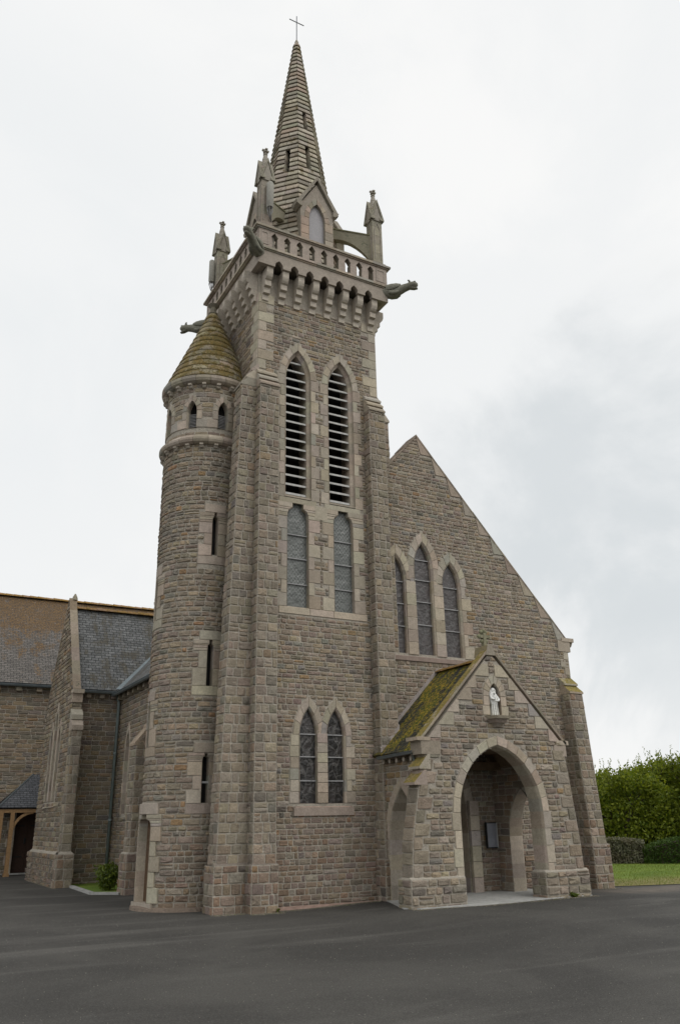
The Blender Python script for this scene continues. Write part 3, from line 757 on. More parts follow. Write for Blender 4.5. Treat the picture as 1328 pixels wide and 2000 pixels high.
mb = MB(); ringbox(mb, 0, 15.71, 15.77, 7, .32); ringbox(mb, -.04, 15.678, 15.712, 7, .26); mb.build('parapet_coping', 'carved', CH)

# ---- gargoyles ----------------------------------------------------
def gargoyle(base_, d, side):
    mb = MB(); D = Vector((d[0], d[1], 0)).normalized(); Sd = Vector((-D.y, D.x, 0)); B = Vector(base_)
    def P(x, y, z): return tuple(B+D*x+Sd*y+Vector((0, 0, z)))
    col = (.24, .235, .19)
    mb.tube([P(-.25, 0, 0), P(0, 0, -.03), P(.13, 0, -.07), P(.25, 0, -.06), P(.38, 0, -.02), P(.50, 0, .02), P(.60, 0, .04), P(.68, 0, .06), P(.76, 0, .06), P(.82, 0, .055), P(.86, 0, .05)],
            [(.13, .14), (.14, .155), (.145, .165), (.135, .15), (.12, .125), (.11, .11), (.10, .10), (.11, .105), (.105, .095), (.085, .07), (.05, .035)], 12, col)
    mb.tube([P(.66, 0, -.02), P(.76, 0, -.055), P(.85, 0, -.07)], [(.07, .04), (.07, .035), (.045, .02)], 8, col)
    for s in (-1, 1):
        mb.tube([P(.66, s*.07, .13), P(.64, s*.10, .165), P(.61, s*.11, .175)], [.035, .025, .008], 6, col)
        mb.tube([P(.77, s*.06, .12), P(.82, s*.055, .12)], [.028, .018], 6, (.15, .15, .12))
        mb.tube([P(.02, s*.12, .05), P(.16, s*.15, .03), P(.32, s*.13, .06), P(.42, s*.10, .09)], [(.03, .09), (.035, .10), (.025, .07), (.01, .02)], 8, col)
        mb.tube([P(.10, s*.12, -.12), P(.26, s*.11, -.15), P(.36, s*.10, -.11)], [.06, .05, .03], 7, col)
    mb.box((-.2, -.13, .08), (.30, .13, .135), col, P)                                                                   # water channel slab
    mb.build('gargoyle', 'carved', CH)
gargoyle((6.42, 15.52, 14.98), (-1, -1), 0); gargoyle((10.16, 15.50, 14.98), (1, -1), 0)
gargoyle((6.42, 19.22, 14.98), (-1, 1), 0); gargoyle((10.14, 19.22, 14.98), (1, 1), 0)

# ---- pinnacles and flying buttresses ------------------------------
def pinnacle(px, py):
    mb = MB(); w = .155; c = (.36, .33, .28)
    for z in np.arange(15.1, 17.8, .3):
        mb.box((px-w, py-w, z+.003), (px+w, py+w, min(17.85, z+.297)), pick([((.36, .33, .27), 1), ((.32, .29, .24), 1)]))
    mb.box((px-w-.05, py-w-.05, 15.1), (px+w+.05, py+w+.05, 15.95), c)
    for k in range(4):
        a = k*pi/2; D = Vector((cos(a), sin(a), 0)); T = Vector((-sin(a), cos(a), 0)); O = Vector((px, py, 0))
        fn = lambda u, v, h, D=D, T=T, O=O: tuple(O+T*u+D*h+Vector((0, 0, v)))
        mb.prism([(-w, 17.40), (w, 17.40), (0, 18.02)], fn, .0, w+.03, c)
        for s in (-1, 1):                                               # gable copings with little eaves
            mb.prism([(s*(w+.06), 17.42), (s*(w+.06), 17.47), (0, 18.14), (0, 18.04), (s*(w+.01), 17.44)], fn, w-.08, w+.055, (.31, .29, .23))
            mb.prism([(s*.085, 16.1), (s*.105, 16.1), (s*.105, 17.1), (0, 17.36), (0, 17.32), (s*.085, 17.09)], fn, w, w+.018, c)   # blind arch moulding
    mb.lathe([(.15, 17.75), (.115, 18.0), (.12, 18.02), (.085, 18.18), (.09, 18.20), (.05, 18.38), (.065, 18.395), (.065, 18.42), (.028, 18.45), (.028, 18.50)], (px, py), 8, c, False)
    o = mb.build('pinnacle', 'carved', CH)
    fb = MB(); fb.box((-.055, -.055, 18.49), (.055, .055, 18.57), c, lambda x, y, z: (px+x*.707-y*.707, py+x*.707+y*.707, z))
    fb.box((-.095, -.03, 18.53), (.095, .03, 18.565), c, lambda x, y, z: (px+x, py+y, z)); fb.box((-.03, -.095, 18.531), (.03, .095, 18.566), c, lambda x, y, z: (px+x, py+y, z))
    fb.lathe([(.03, 18.57), (.012, 18.63)], (px, py), 6, c, False)
    fb.build('finial', 'carved', o)
SC = (8.3, 17.27)
PINS = [(6.66, 15.78), (10.02, 15.78), (6.66, 19.0), (9.98, 19.0)]
for p in PINS: pinnacle(*p)
for px, py in PINS:
    O = Vector((SC[0], SC[1], 0)); D = Vector((px, py, 0))-O; Lh = D.length; D.normalize(); T = Vector((-D.y, D.x, 0))
    mb = MB(); fn = lambda u, v, h: tuple(O+D*u+T*h+Vector((0, 0, v)))
    r_in, r_out = .95, Lh-.1
    top = [(r_in, 17.45), (r_out, 16.95)]
    und = [(r_out-(r_out-r_in)*t, 16.08+.98*(1-(1-t)**2.2)) for t in [i/8 for i in range(9)]]
    mb.prism([top[0], top[1]]+und, fn, -.09, .09, (.29, .27, .20)); mb.prism([(r_in, 17.452), (r_out, 16.952), (r_out, 16.99), (r_in, 17.49)], fn, -.11, .11, (.22, .21, .13))
    mb.build('flying_buttress', 'carved', CH)

# ---- spire --------------------------------------------------------
mb = MB(); oct_a = [pi/8+k*pi/4 for k in range(8)]
rz = lambda z: .06+(25.1-z)*.1275
z = 15.1; H = .188
spirec = [((.42, .38, .315), 4), ((.37, .34, .28), 3), ((.36, .30, .24), 1), ((.28, .26, .21), 1.2)]
while z < 24.95:
    zt = min(z+H, 25.05); r_b = rz(z)+.036; r_m = rz(z)+.032; r_t = rz(zt)-.006
    for k in range(8):
        a0, a1 = oct_a[k], oct_a[(k+1) % 8]; am = (a0+(a1 if a1 > a0 else a1+2*pi))/2
        slit = None
        if k % 2 == 1 and 19.15 < (z+zt)/2 < 20.1: slit = .07
        if k % 2 == 1 and 20.85 < (z+zt)/2 < 21.75: slit = .062
        if k % 2 == 0 and 19.0 < (z+zt)/2 < 20.0: slit = .075
        e = lambda r, s: ((SC[0]+r/cos(pi/8)*(cos(a0)*(1-s)+cos(a1)*s)), (SC[1]+r/cos(pi/8)*(sin(a0)*(1-s)+sin(a1)*s)))
        flen = 2*r_b*math.tan(pi/8); nb = max(1, int(flen/.32+.3)); off = RG.uniform(-.15, .15)/nb
        cuts = [0]+[min(.95, max(.05, (i/nb)+off)) for i in range(1, nb)]+[1]
        segs = list(zip(cuts[:-1], cuts[1:]))
        if slit:
            d = slit/flen; segs = subtract(segs, [(.5-d, .5+d)])
        for s0, s1 in segs:
            if s1-s0 < .02: continue
            c = pick(spirec); g = .004/flen
            s0 += g; s1 -= g
            ps = []
            for r, zz in ((r_t-.03, z+.02), (r_b, z), (r_m, z+.05), (r_t, zt)):
                for s in (s0, s1): x, y = e(r, s); ps.append((x, y, zz))
            mb.mesh(ps, [(0, 1, 3, 2), (2, 3, 5, 4), (4, 5, 7, 6)], c)
            if slit:
                x0_, y0_ = e(r_t-.22, s0); x1_, y1_ = e(r_t-.22, s1)
                mb.mesh([ps[2], (x0_, y0_, z), (x0_, y0_, zt), ps[6]], [(0, 1, 2, 3)], c); mb.mesh([ps[3], (x1_, y1_, z), (x1_, y1_, zt), ps[7]], [(0, 1, 2, 3)], c)
    z = zt
mb.lathe([(.075, 25.0), (.07, 25.1), (.035, 25.2), (.02, 25.24)], SC, 8, (.3, .27, .22))
spire = mb.build('spire', 'spire', CH)
m2 = MB(); m2.lathe([(rz(15.1)-.14, 15.1), (.0, 24.2)], SC, 8, rot=pi/8, sm=False); m2.build('dark_core', 'dark', spire)
mb = MB()
mb.tube([(SC[0], SC[1], 25.15), (SC[0], SC[1], 26.3)], .016, 6)
mb.tube([(SC[0]-.26, SC[1], 26.03), (SC[0]+.26, SC[1], 26.03)], .016, 6)
mb.build('cross', 'cross', spire)
# lucarnes: gabled dormers on the four cardinal faces
for k in range(4):
    a = -pi/2+k*pi/2; D = Vector((cos(a), sin(a), 0)); T = Vector((-sin(a), cos(a), 0)); O = Vector((SC[0], SC[1], 0))
    fn = lambda u, v, h, D=D, T=T, O=O: tuple(O+T*u+D*(h+1.30)+Vector((0, 0, v)))
    mb = MB(); dc = lambda: pick([((.36, .32, .26), 1), ((.32, .29, .24), 1), ((.36, .30, .24), 1)])
    bl, zj = lancet_blocks(0, .24, 15.6, 17.0, 17.55, .25, .25, .3, 4, .15); pth = lancet(0, .24, 15.6, 17.0, 17.55, zj)
    po = [(-.5, 15.3), (.5, 15.3), (.5, 17.42), (0, 18.25), (-.5, 17.42)]
    loops = [[Vector((p[0], p[1], 0)) for p in po], [Vector((p[0], p[1], 0)) for p in pth]]; flat = [p for l in loops for p in l]
    mb.mesh([fn(p.x, p.y, 0) for p in flat], [tuple(t) for t in tessellate_polygon(loops)], (.34, .30, .25))
    for q in bl: block(mb, fn, q, .014, dc())
    for i in range(len(pth)-1):
        p, q = pth[i], pth[i+1]; mb.mesh([fn(*p, .014), fn(*q, .014), fn(*q, -.14), fn(*p, -.14)], [(0, 1, 2, 3)], (.3, .27, .22))
    for s in (-1, 1):
        mb.mesh([fn(s*.5, 15.3, 0), fn(s*.5, 17.42, 0), fn(s*.5, 17.42, -.8), fn(s*.5, 15.3, -.8)], [(0, 1, 2, 3)], dc())
        mb.mesh([fn(s*.56, 17.36, .06), fn(0, 18.30, .06), fn(0, 18.30, -1.0), fn(s*.56, 17.36, -1.0)], [(0, 1, 2, 3)], (.27, .25, .19))
        mb.prism([(s*.64, 17.34), (s*.64, 17.42), (0, 18.50), (0, 18.36), (s*.54, 17.38)], fn, -.1, .07, (.30, .27, .22))      # coping
        mb.prism([(s*.48, 17.28), (s*.48, 17.44), (s*.66, 17.44), (s*.62, 17.34), (s*.54, 17.28)], fn, -.25, .075, (.30, .27, .22))
    o = mb.build('lucarne', 'carved' if k == 2 else 'dressed', spire)
    pb = MB(); pb.prism(pth, fn, -.08, -.10, (.3, .3, .3)); pb.build('grey_infill_board', 'panel', o)

# ---- stair turret -------------------------------------------------
TC = (6.05, 17.7); TR = 1.02; fc = cyl(TC[0], TC[1], TR); U = lambda deg: radians(deg)*TR
mb = MB(); dm = MB(); openings = []
def tur_slit(deg, w, z0, z1, z2, cap=.2, ww=(.18, .3)):
    bl, zj = shoulder_blocks(U(deg), w, z0, z1, z2, ww[0], ww[1], .3, .42, cap); p = shoulder(U(deg), w, z0, z1, z2, .42, zj)
    bl.append(((U(deg)-w-ww[1], z0-.2), (U(deg)+w+ww[1], z0-.2), (U(deg)+w+ww[1], z0), (U(deg)-w-ww[1], z0)))
    return bl, p
slits = [(-94, .068, 7.23, 8.03, 8.28), (-94, .068, 4.33, 5.08, 5.32), (-94.3, .075, 1.97, 2.78, 2.96), (178, .068, 5.86, 6.66, 6.90), (180, .068, 3.12, 3.85, 4.08)]
slits = [(d if d < 90 else d-360, w, a, b, c) for d, w, a, b, c in slits]
TS = [(s, tur_slit(*s)) for s in slits]
door_bl, door_p = tur_slit(-172, .27, .14, 1.55, 1.78, .22, (.16, .26)); door_bl = door_bl[:-1]
for k_, (s, (bl, p)) in enumerate(TS): openings.append((bl, p))
openings.append((door_bl, door_p))
LW = []
for deg in (-89, -132, -175, -218, -262+0):
    xc = U(deg); bl, zj = lancet_blocks(xc, .125, 10.44, 10.90, 11.17, .13, .27, .24, 3, .13); p = lancet(xc, .125, 10.44, 10.90, 11.17, zj, 4)
    LW.append((deg, xc, bl, p)); openings.append((bl, p))
ex = [q for bl, p in openings for q in bl]+[p for bl, p in openings]; ho = [p for bl, p in openings]
A0, A1 = U(-292), U(-55)
sect = lambda a, b: [(A0, a), (A1, a), (A1, b), (A0, b)]
wall(mb, fc, sect(-.06, 9.99), ex, ho, backing='strip', ch=(.09, .14), sw=(.14, .30), rel=.03, pal=PAL_TUR, pal_low=PAL_LOW, zlow=1.1, joint=.009)
wall(mb, fc, sect(10.2, 11.62), ex, ho, backing='strip', ch=(.11, .15), sw=(.2, .34), rel=.018, pal=PAL_TUR)
turret = mb.build('stair_turret', 'rubble', CH)
for s, (bl, p) in TS:
    d = MB(); dress(d, fc, bl, .02, 4); reveal(d, fc, p, p, .02, .25, 0)
    o = d.build('slit_window', 'dressed', turret)
for (deg, xc, bl, p) in LW:
    d = MB(); dress(d, fc, bl, .02, 3); reveal(d, fc, p, p, .02, .16, 0)
    z = 10.42
    d.mesh([fc(xc-.14, 10.43, .02), fc(xc+.14, 10.43, .02), fc(xc+.14, 10.46, -.16), fc(xc-.14, 10.46, -.16)], [(0, 1, 2, 3)], pick(PAL_DR))
    d.build('turret_window', 'dressed', turret)
    g = MB()
    z = 10.48
    while z < 10.86: g.box((xc-.125, z, -.12), (xc+.125, z+.014, -.10), (.3, .3, .3), fc); z += .04
    g.build('window_grille', 'barm', turret)
dc = MB(); dc.lathe([(TR-.17, 0), (TR-.17, 11.6)], TC, 24, (.02, .02, .02)); dc.build('dark_core', 'dark', turret)
g = MB(); u_ = U(-94.3)
g.box((u_-.075, 2.36, -.06), (u_+.075, 2.40, -.03), (.3, .3, .3), fc); g.build('glazing_bar', 'barm', turret)
d = MB(); dress(d, fc, door_bl, .05, 4); reveal(d, fc, door_p, door_p, .05, .14, 0)
d.box((U(-172)-.42, -.05, -.15), (U(-172)+.42, .14, .10), (.42, .37, .31), lambda u, v, h: fc(u, v, h))
dr = d.build('doorway', 'dressed', turret)
g = MB(); g.box((U(-172)-.30, .14, -.15), (U(-172)+.30, 1.78, -.12), (.3, .2, .1), fc); g.build('door', 'door', turret)
def lring(mb, prof, n=48, pal=PAL_DR, nb=20):
    for b_ in range(nb):
        c = pick(pal)
        for k in range(3):
            a0 = 2*pi*(b_*3+k)/(nb*3); a1 = 2*pi*(b_*3+k+1)/(nb*3)
            if k == 0: a0 += .003
            if k == 2: a1 -= .003
            for (ra, za), (rb, zb) in zip(prof[:-1], prof[1:]):
                mb.mesh([(TC[0]+ra*cos(a0), TC[1]+ra*sin(a0), za), (TC[0]+ra*cos(a1), TC[1]+ra*sin(a1), za), (TC[0]+rb*cos(a1), TC[1]+rb*sin(a1), zb), (TC[0]+rb*cos(a0), TC[1]+rb*sin(a0), zb)], [(0, 1, 2, 3)], c)
mb = MB(); lring(mb, [(1.0, 9.99), (1.07, 9.99), (1.14, 10.03), (1.165, 10.08), (1.165, 10.13), (1.10, 10.17), (1.05, 10.24), (1.0, 10.24)]); mb.build('string_course', 'dressed', turret)
mb = MB(); lring(mb, [(1.0, 11.60), (1.09, 11.62), (1.16, 11.66), (1.19, 11.72), (1.19, 11.79), (1.12, 11.83), (1.0, 11.84)]); mb.build('cornice', 'carved', turret)
def small_corbel(z0, z1, out_):
    b_ = MB(); b_.prism([(.0, z0), (out_*.6, z0+.02), (out_*.7, z0+.04), (out_*.75, (z0+z1)/2), (out_, (z0+z1)/2+.02), (out_, z1), (0, z1)], lambda u, v, h: (1.0+u, h, v), -.045, .045, (.38, .34, .28))
    return b_
for z0, z1, ou, tilt in ((9.87, 9.985, .13, 0), (11.47, 11.60, .15, 0)):
    c0 = small_corbel(z0, z1, ou).build('small_corbel', 'dressed', turret); c0.location = (TC[0], TC[1], 0); c0.rotation_euler = (0, 0, radians(-80))
    for k in range(1, 12):
        c1 = c0.copy(); S.collection.objects.link(c1); c1.parent = turret; c1.location = (TC[0], TC[1], 0); c1.rotation_euler = (0, 0, radians(-80-k*18))
mb = MB(); n = 13; zb = 11.84; zt_ = 14.30
conec = [((.33, .28, .18), 3), ((.28, .25, .19), 3), ((.34, .29, .22), 1)]
for i in range(n):
    a = zb+(zt_-zb)*i/n; b = zb+(zt_-zb)*(i+1)/n; ra = 1.13*(1-i/n)+.10*(i/n); rb = 1.13*(1-(i+1)/n)+.10*((i+1)/n)
    lring(mb, [(rb, a-.002), (ra+.018, a-.002), (ra+.012, a+.04), (rb+.0, b)], nb=max(6, int(18*(1-i/n))), pal=conec)
cone = mb.build('turret_roof', 'cone', turret)
mb = MB(); mb.lathe([(.10, 14.28), (.13, 14.33), (.08, 14.38), (.08, 14.50), (.16, 14.58), (.10, 14.62), (.0, 14.70)], TC, 8, (.24, .22, .17), False)
mb.build('finial', 'carved', turret)
mb = MB(); mb.lathe([(1.16, -.05), (1.14, .06), (1.0, .08)], TC, 40, (.27, .215, .17), False); mb.build('footing', 'rubble', turret)

# ---- nave gable front ---------------------------------------------
NY = 15.9; NX0, NX1 = 6.55, 15.62; fN = front(NY)
apex = (11.13, 11.02)
W3 = []
for xc, zs, za in ((10.33, 7.05, 7.62), (11.13, 7.42, 8.04), (11.95, 7.05, 7.62)):
    half = .24; bl, zj = lancet_blocks(xc, half+.04, 5.22, zs, za+.06, .135, .17 if xc < 11.5 else .3, .30, 4, .19)
    W3.append((xc, half, zs, za, bl, lancet(xc, half+.04, 5.22, zs, za+.06, zj), lancet(xc, half, 5.22, zs, za, zj)))
slope_pts = [apex, (12.47, 9.50), (14.15, 7.60), (15.62, 5.96)]
outer = [(9.95, -.05), (NX1, -.05), (NX1, 5.96)]+slope_pts[2:0:-1]+[apex, (9.95, 9.70)]
PX = 11.35
DX = 11.2; dbl, dzj = lancet_blocks(DX, .73, .05, 1.9, 2.75, .2, .3, .3, 4, .22); dpth = lancet(DX, .73, .05, 1.9, 2.75, dzj)
mb = MB()
ex = [q for w in W3 for q in w[4]]+[w[5] for w in W3]+dbl+[dpth]
skb = []      # skew stones along the gable
for (x0, z0), (x1, z1) in zip(slope_pts[:-1], slope_pts[1:]):
    n = max(1, int((z0-z1)/.42))
    for i in range(n):
        xa, za_ = x0+(x1-x0)*i/n, z0+(z1-z0)*i/n; xb, zb_ = x0+(x1-x0)*(i+1)/n, z0+(z1-z0)*(i+1)/n
        skb.append(((xb-.30-.12*(i % 2), zb_), (xb, zb_), (xa+.02, za_), (xb-.30-.12*(i % 2)+.0, za_)))
skb2 = []
for q in skb:
    (a, z0_), (b, _), (c, z1_), (d_, _) = q
    if c-.05 < d_: skb2.append(((b-.34, z0_), (b, z0_), (c, z1_), (c-.02, z1_)))
    else: skb2.append(q)
wall(mb, fN, outer, ex+[list(q) for q in skb2], [w[5] for w in W3]+[dpth], z0=.9, z1=11.0, ch=(.08, .125), sw=(.11, .28))
wall(mb, front(NY-.05), [(9.9, -.05), (NX1, -.05), (NX1, .87), (9.9, .87)], [dpth]+dbl, [[(DX-.9, -.04), (DX+.9, -.04), (DX+.9, .86), (DX-.9, .86)]], ch=(.10, .14), rel=.035, pal=PAL_LOW)
# gable wall thickness
po = outer[:]
for i in range(len(po)):
    p, q = po[i], po[(i+1) % len(po)]
    mb.mesh([fN(*p, 0), fN(*q, 0), fN(*q, -.4), fN(*p, -.4)], [(0, 1, 2, 3)], MORTAR)
wall(mb, back(NY+.4), outer, z0=.2, z1=.3, ch=(.1, .12))
# return wall at the right corner
wall(mb, right(NX1), [(NY, -.05), (NY+.4, -.05), (NY+.4, 5.96), (NY, 5.96)], z0=0, z1=5.9, ch=(.2, .26), sw=(.2, .4))
gable = mb.build('gable_wall', 'rubble', CH)
mb = MB()
for k, q in enumerate(skb2): block(mb, fN, q, .022, pick(PAL_DR) if k % 2 else pick(PAL_BIG))
# kneeler at the right shoulder
mb.box((15.28, NY-.03, 5.66), (15.70, NY+.42, 5.95), pick(PAL_DR)); mb.box((15.42, NY-.045, 5.93), (15.84, NY+.43, 6.03), pick(PAL_DR))
mb.lathe([(.02, -.14), (.10, -.10), (.14, 0), (.10, .10), (.02, .14)], (15.78, NY+.15, 5.93), 8, (.33, .29, .24), True)
for i, z in enumerate(np.arange(5.05, 5.6, .2)): block(mb, fN, ((15.62-(.3 if i % 2 else .18), z), (15.62, z), (15.62, z+.2), (15.62-(.3 if i % 2 else .18), z+.2)), .02)
mb.build('skew_stones', 'dressed', gable)
mb = MB()   # coping along the verge
for side in (1, -1):
    pts = slope_pts if side == 1 else [apex, (9.95, 9.70)]
    for (x0, z0), (x1, z1) in zip(pts[:-1], pts[1:]):
        n = max(1, int(abs(x1-x0)/.32))
        for i in range(n):
            xa, za_, xb, zb_ = x0+(x1-x0)*i/n, z0+(z1-z0)*i/n, x0+(x1-x0)*(i+1)/n, z0+(z1-z0)*(i+1)/n
            c = pick(PAL_BIG)
            mb.prism([(xa, za_-.01), (xb, zb_-.01), (xb, zb_+.03+RG.uniform(0, .02)), (xa, za_+.03+RG.uniform(0, .02))], fN, .03, -.45, c)
mb.build('gable_coping', 'rubble', gable)
for k, (xc, half, zs, za, bl, po_, pi_) in enumerate(W3):
    mb = MB(); dress(mb, fN, [q for q in bl if (k == 1 or q[0][1] >= zs-.01 or (k == 0 and q[1][0] < xc) or (k == 2 and q[0][0] > xc))], .018+.001*k)
    reveal(mb, fN, po_, pi_, .018, .2, .05)
    w = mb.build('gable_lancet', 'dressed', gable)
    pane(fN, pi_, .11, 'stainedp', w); L = (5.98, 6.55, 7.10, 7.62) if k == 1 else (5.90, 6.45, 7.0)
    bars(fN, xc, half, L, .095, w)
mb = MB()
for xc in (10.73, 11.54):      # broad shafts between the lights
    for i, z in enumerate(np.arange(5.22, 7.0, .3)): block(mb, fN, ((xc-.14, z), (xc+.145, z), (xc+.145, z+.3), (xc-.14, z+.3)), .024)
for a, b in ((10.0, 10.62), (10.62, 10.85), (10.85, 11.42), (11.42, 11.68), (11.68, 12.32)):
    mb.mesh([fN(a, 5.17, .045), fN(b, 5.17, .045), fN(b, 5.26, -.17), fN(a, 5.26, -.17)], [(0, 1, 2, 3)], (.33, .26, .22)); mb.box((a, 5.07, -.01), (b, 5.17, .045), (.30, .235, .20), fN)
mb.build('lancet_mullions', 'dressed', gable)
# church door inside the porch
mb = MB(); dress(mb, fN, dbl, .018); reveal(mb, fN, dpth, dpth, .018, .35, 0); dw = mb.build('portal', 'dressed', gable)
mb = MB(); mb.prism(dpth, fN, -.33, -.37, (.1, .1, .1)); mb.build('portal_door', 'wood', dw)
buttress(15.2, 15.64, NY, 15.38, 15.58, .95, 4.52, 4.98, steps=2, pr=.05)

# nave body
XR = 15.62; NXL = 6.43; NYE = 33.6; EZ = 5.45; RZ = 10.62; RX = 11.13
mb = MB()
NW = []
fl = left(NXL)
for yc, zs, za in ((24.05, 3.3, 3.75), (24.72, 3.65, 4.22), (23.38, 3.3, 3.75)):
    bl, zj = lancet_blocks(yc, .19, 1.85, zs, za, .12, .16, .3, 3, .14); NW.append((yc, bl, lancet(yc, .19, 1.85, zs, za, zj)))
wall(mb, fl, [(NY, -.05), (26.0, -.05), (26.0, EZ), (NY, EZ)], [q for w in NW for q in w[1]]+[w[2] for w in NW], [w[2] for w in NW], ch=(.11, .16), sw=(.18, .4), rel=.025, pal=PAL_FAR)
wall(mb, right(XR), [(NY+.4, -.05), (NYE, -.05), (NYE, EZ), (NY+.4, EZ)], ch=(.2, .3), sw=(.3, .6), rel=.02, pal=PAL_FAR)
nw = mb.build('nave_wall', 'rubble', CH)
for yc, bl, p in NW:
    d = MB(); dress(d, fl, bl, .02); reveal(d, fl, p, p, .02, .18, 0)
    d.mesh([fl(yc-.3, 1.74, .04), fl(yc+.3, 1.74, .04), fl(yc+.2, 1.88, -.16), fl(yc-.2, 1.88, -.16)], [(0, 1, 2, 3)], pick(PAL_DR))
    o = d.build('nave_lancet', 'dressed', nw); pane(fl, p, .15, 'stainedp', o)
def roof(name, p, mat, parent, th=.06):
    """four corners: eave a, eave b, ridge b, ridge a"""
    mb = MB(); A, B, C_, D = [Vector(q) for q in p]; ud = (B-A).normalized(); n = (B-A).cross(D-A).normalized()
    if n.z < 0: n = -n
    vd = n.cross(ud); vd = vd if vd.z > 0 else -vd
    uv = [((q-A).dot(ud), (q-A).dot(vd)) for q in (A, B, C_, D)]
    mb.poly([tuple(q) for q in (A, B, C_, D)], (.2, .2, .2), uv)
    mb.poly([tuple(q-n*th) for q in (A, B, C_, D)], (.2, .2, .2), uv)
    for q, r in ((A, B), (B, C_), (C_, D), (D, A)): mb.poly([tuple(q), tuple(r), tuple(r-n*th), tuple(q-n*th)], (.2, .2, .2), [(0, 0)]*4)
    return mb.build(name, mat, parent)
roof('nave_roof', [(NXL-.22, NY+.4, EZ-.05), (NXL-.22, 26.2, EZ-.05), (RX, 26.2, RZ), (RX, NY+.4, RZ)], 'slate_grey', CH)
roof('nave_roof', [(NXL+.3, 26.2, EZ+.5), (NXL+.3, NYE+3, EZ+.5), (RX, NYE+3, RZ), (RX, 26.2, RZ)], 'slate_grey', CH)
roof('nave_roof', [(XR+.15, NY+.4, EZ), (XR+.15, NYE, EZ), (RX, NYE, RZ), (RX, NY+.4, RZ)], 'slate_grey', CH)
def gutter(name, a, b, parent, r=.055, mat='zinc'):
    mb = MB(); A, B = Vector(a), Vector(b); d = (B-A).normalized(); s = Vector((-d.y, d.x, 0)); n = 7
    prof = [(cos(pi+pi*k/n)*r, sin(pi+pi*k/n)*r) for k in range(n+1)]
    for k in range(n):
        p, q = prof[k], prof[k+1]
        mb.mesh([tuple(A+s*p[0]+Vector((0, 0, p[1]))), tuple(B+s*p[0]+Vector((0, 0, p[1]))), tuple(B+s*q[0]+Vector((0, 0, q[1]))), tuple(A+s*q[0]+Vector((0, 0, q[1])))], [(0, 1, 2, 3)], (.3, .3, .3), True)
    mb.tube([tuple(A+s*r), tuple(B+s*r)], .012, 6); mb.tube([tuple(A-s*r), tuple(B-s*r)], .012, 6)
    return mb.build(name, mat, parent)
gutter('gutter', (NXL-.27, NY+1.5, EZ-.07), (NXL-.27, 26.0, EZ-.07), CH, .07)
def brackets(boxes, parent=None):
    for a_, b_ in boxes:
        m_ = MB(); m_.box(a_, b_, pick(PAL_BIG)); m_.build('eaves_bracket', 'dressed', parent or CH)
brackets([((NXL-.16, y, EZ-.24), (NXL+.02, y+.14, EZ-.10)) for y in np.arange(20.1, 26.0, .55)])
# nave buttress beyond the turret
mb = MB(); kw = dict(courses=[.19, .2, .18, .2], rel=.028, pal=PAL_BIG, joint=.008, sw=(.15, .3))
bx, by0, by1 = 5.80, 21.5, 22.0
wall(mb, left(bx), [(by0, .9), (by1, .9), (by1, 3.55), (by0, 3.55)], z0=.9, z1=3.55, **kw)
wall(mb, front(by0), [(bx, .9), (NXL+.02, .9), (NXL+.02, 3.95), (bx+.25, 3.95), (bx, 3.55)], z0=.9, z1=3.95, **kw); wall(mb, back(by1), [(bx, .9), (NXL+.02, .9), (NXL+.02, 3.95), (bx+.25, 3.95), (bx, 3.55)], z0=.9, z1=3.95, **kw)
wall(mb, left(bx-.07), [(by0-.06, -.05), (by1+.06, -.05), (by1+.06, .92), (by0-.06, .92)], z0=-.05, z1=.92, **dict(kw, pal=PAL_LOW)); wall(mb, front(by0-.06), [(bx-.07, -.05), (NXL, -.05), (NXL, .92), (bx-.07, .92)], z0=-.05, z1=.92, **dict(kw, pal=PAL_LOW))
mb.mesh([(bx-.07, by0-.06, .92), (NXL, by0-.06, .92), (NXL, by0, .97), (bx, by0, .97)], [(0, 1, 2, 3)], MORTAR); mb.mesh([(bx-.07, by0-.06, .92), (bx-.07, by1, .92), (bx, by1, .97), (bx, by0, .97)], [(0, 1, 2, 3)], MORTAR)
o = mb.build('buttress', 'rubble', CH); m2 = MB()
m2.prism([(bx-.04, 3.50), (bx-.04, 3.56), (bx+.30, 3.98), (bx+.30, 4.04), (NXL, 4.35), (NXL, 3.5)], lambda u, v, h: (u, h, v), by0-.02, by1+.02, pick(PAL_BIG)); m2.build('weathering', 'dressed', o)

# ---- transept -----------------------------------------------------
GX = 4.90; GY0, GY1, GC = 25.6, 29.8, 27.7; GP = 8.72; GE = 5.42
mb = MB(); fg = left(GX); TW = []
for yc, zs, za in ((27.1, 4.0, 4.55), (27.72, 4.45, 5.1), (28.34, 4.0, 4.55)):
    bl, zj = lancet_blocks(yc, .19, 2.3, zs, za, .12, .12, .3, 3, .14); TW.append((yc, bl, lancet(yc, .19, 2.3, zs, za, zj)))
wall(mb, fg, [(GY0, .85), (GY1, .85), (GY1, GE), (GC, GP), (GY0, GE)], [q for w in TW for q in w[1]]+[w[2] for w in TW], [w[2] for w in TW], z0=.85, z1=8.6, ch=(.12, .16), sw=(.2, .42), rel=.03, pal=PAL_FAR+[((.36, .31, .24), 4)])
wall(mb, left(GX-.1), [(GY0-.1, -.06), (GY1+.1, -.06), (GY1+.1, .85), (GY0-.1, .85)], z0=-.06, z1=.85, ch=(.13, .17), rel=.05, pal=PAL_FAR+PAL_LOW)
mb.mesh([(GX-.1, GY0-.1, .85), (GX-.1, GY1, .85), (GX, GY1, .93), (GX, GY0, .93)], [(0, 1, 2, 3)], MORTAR)
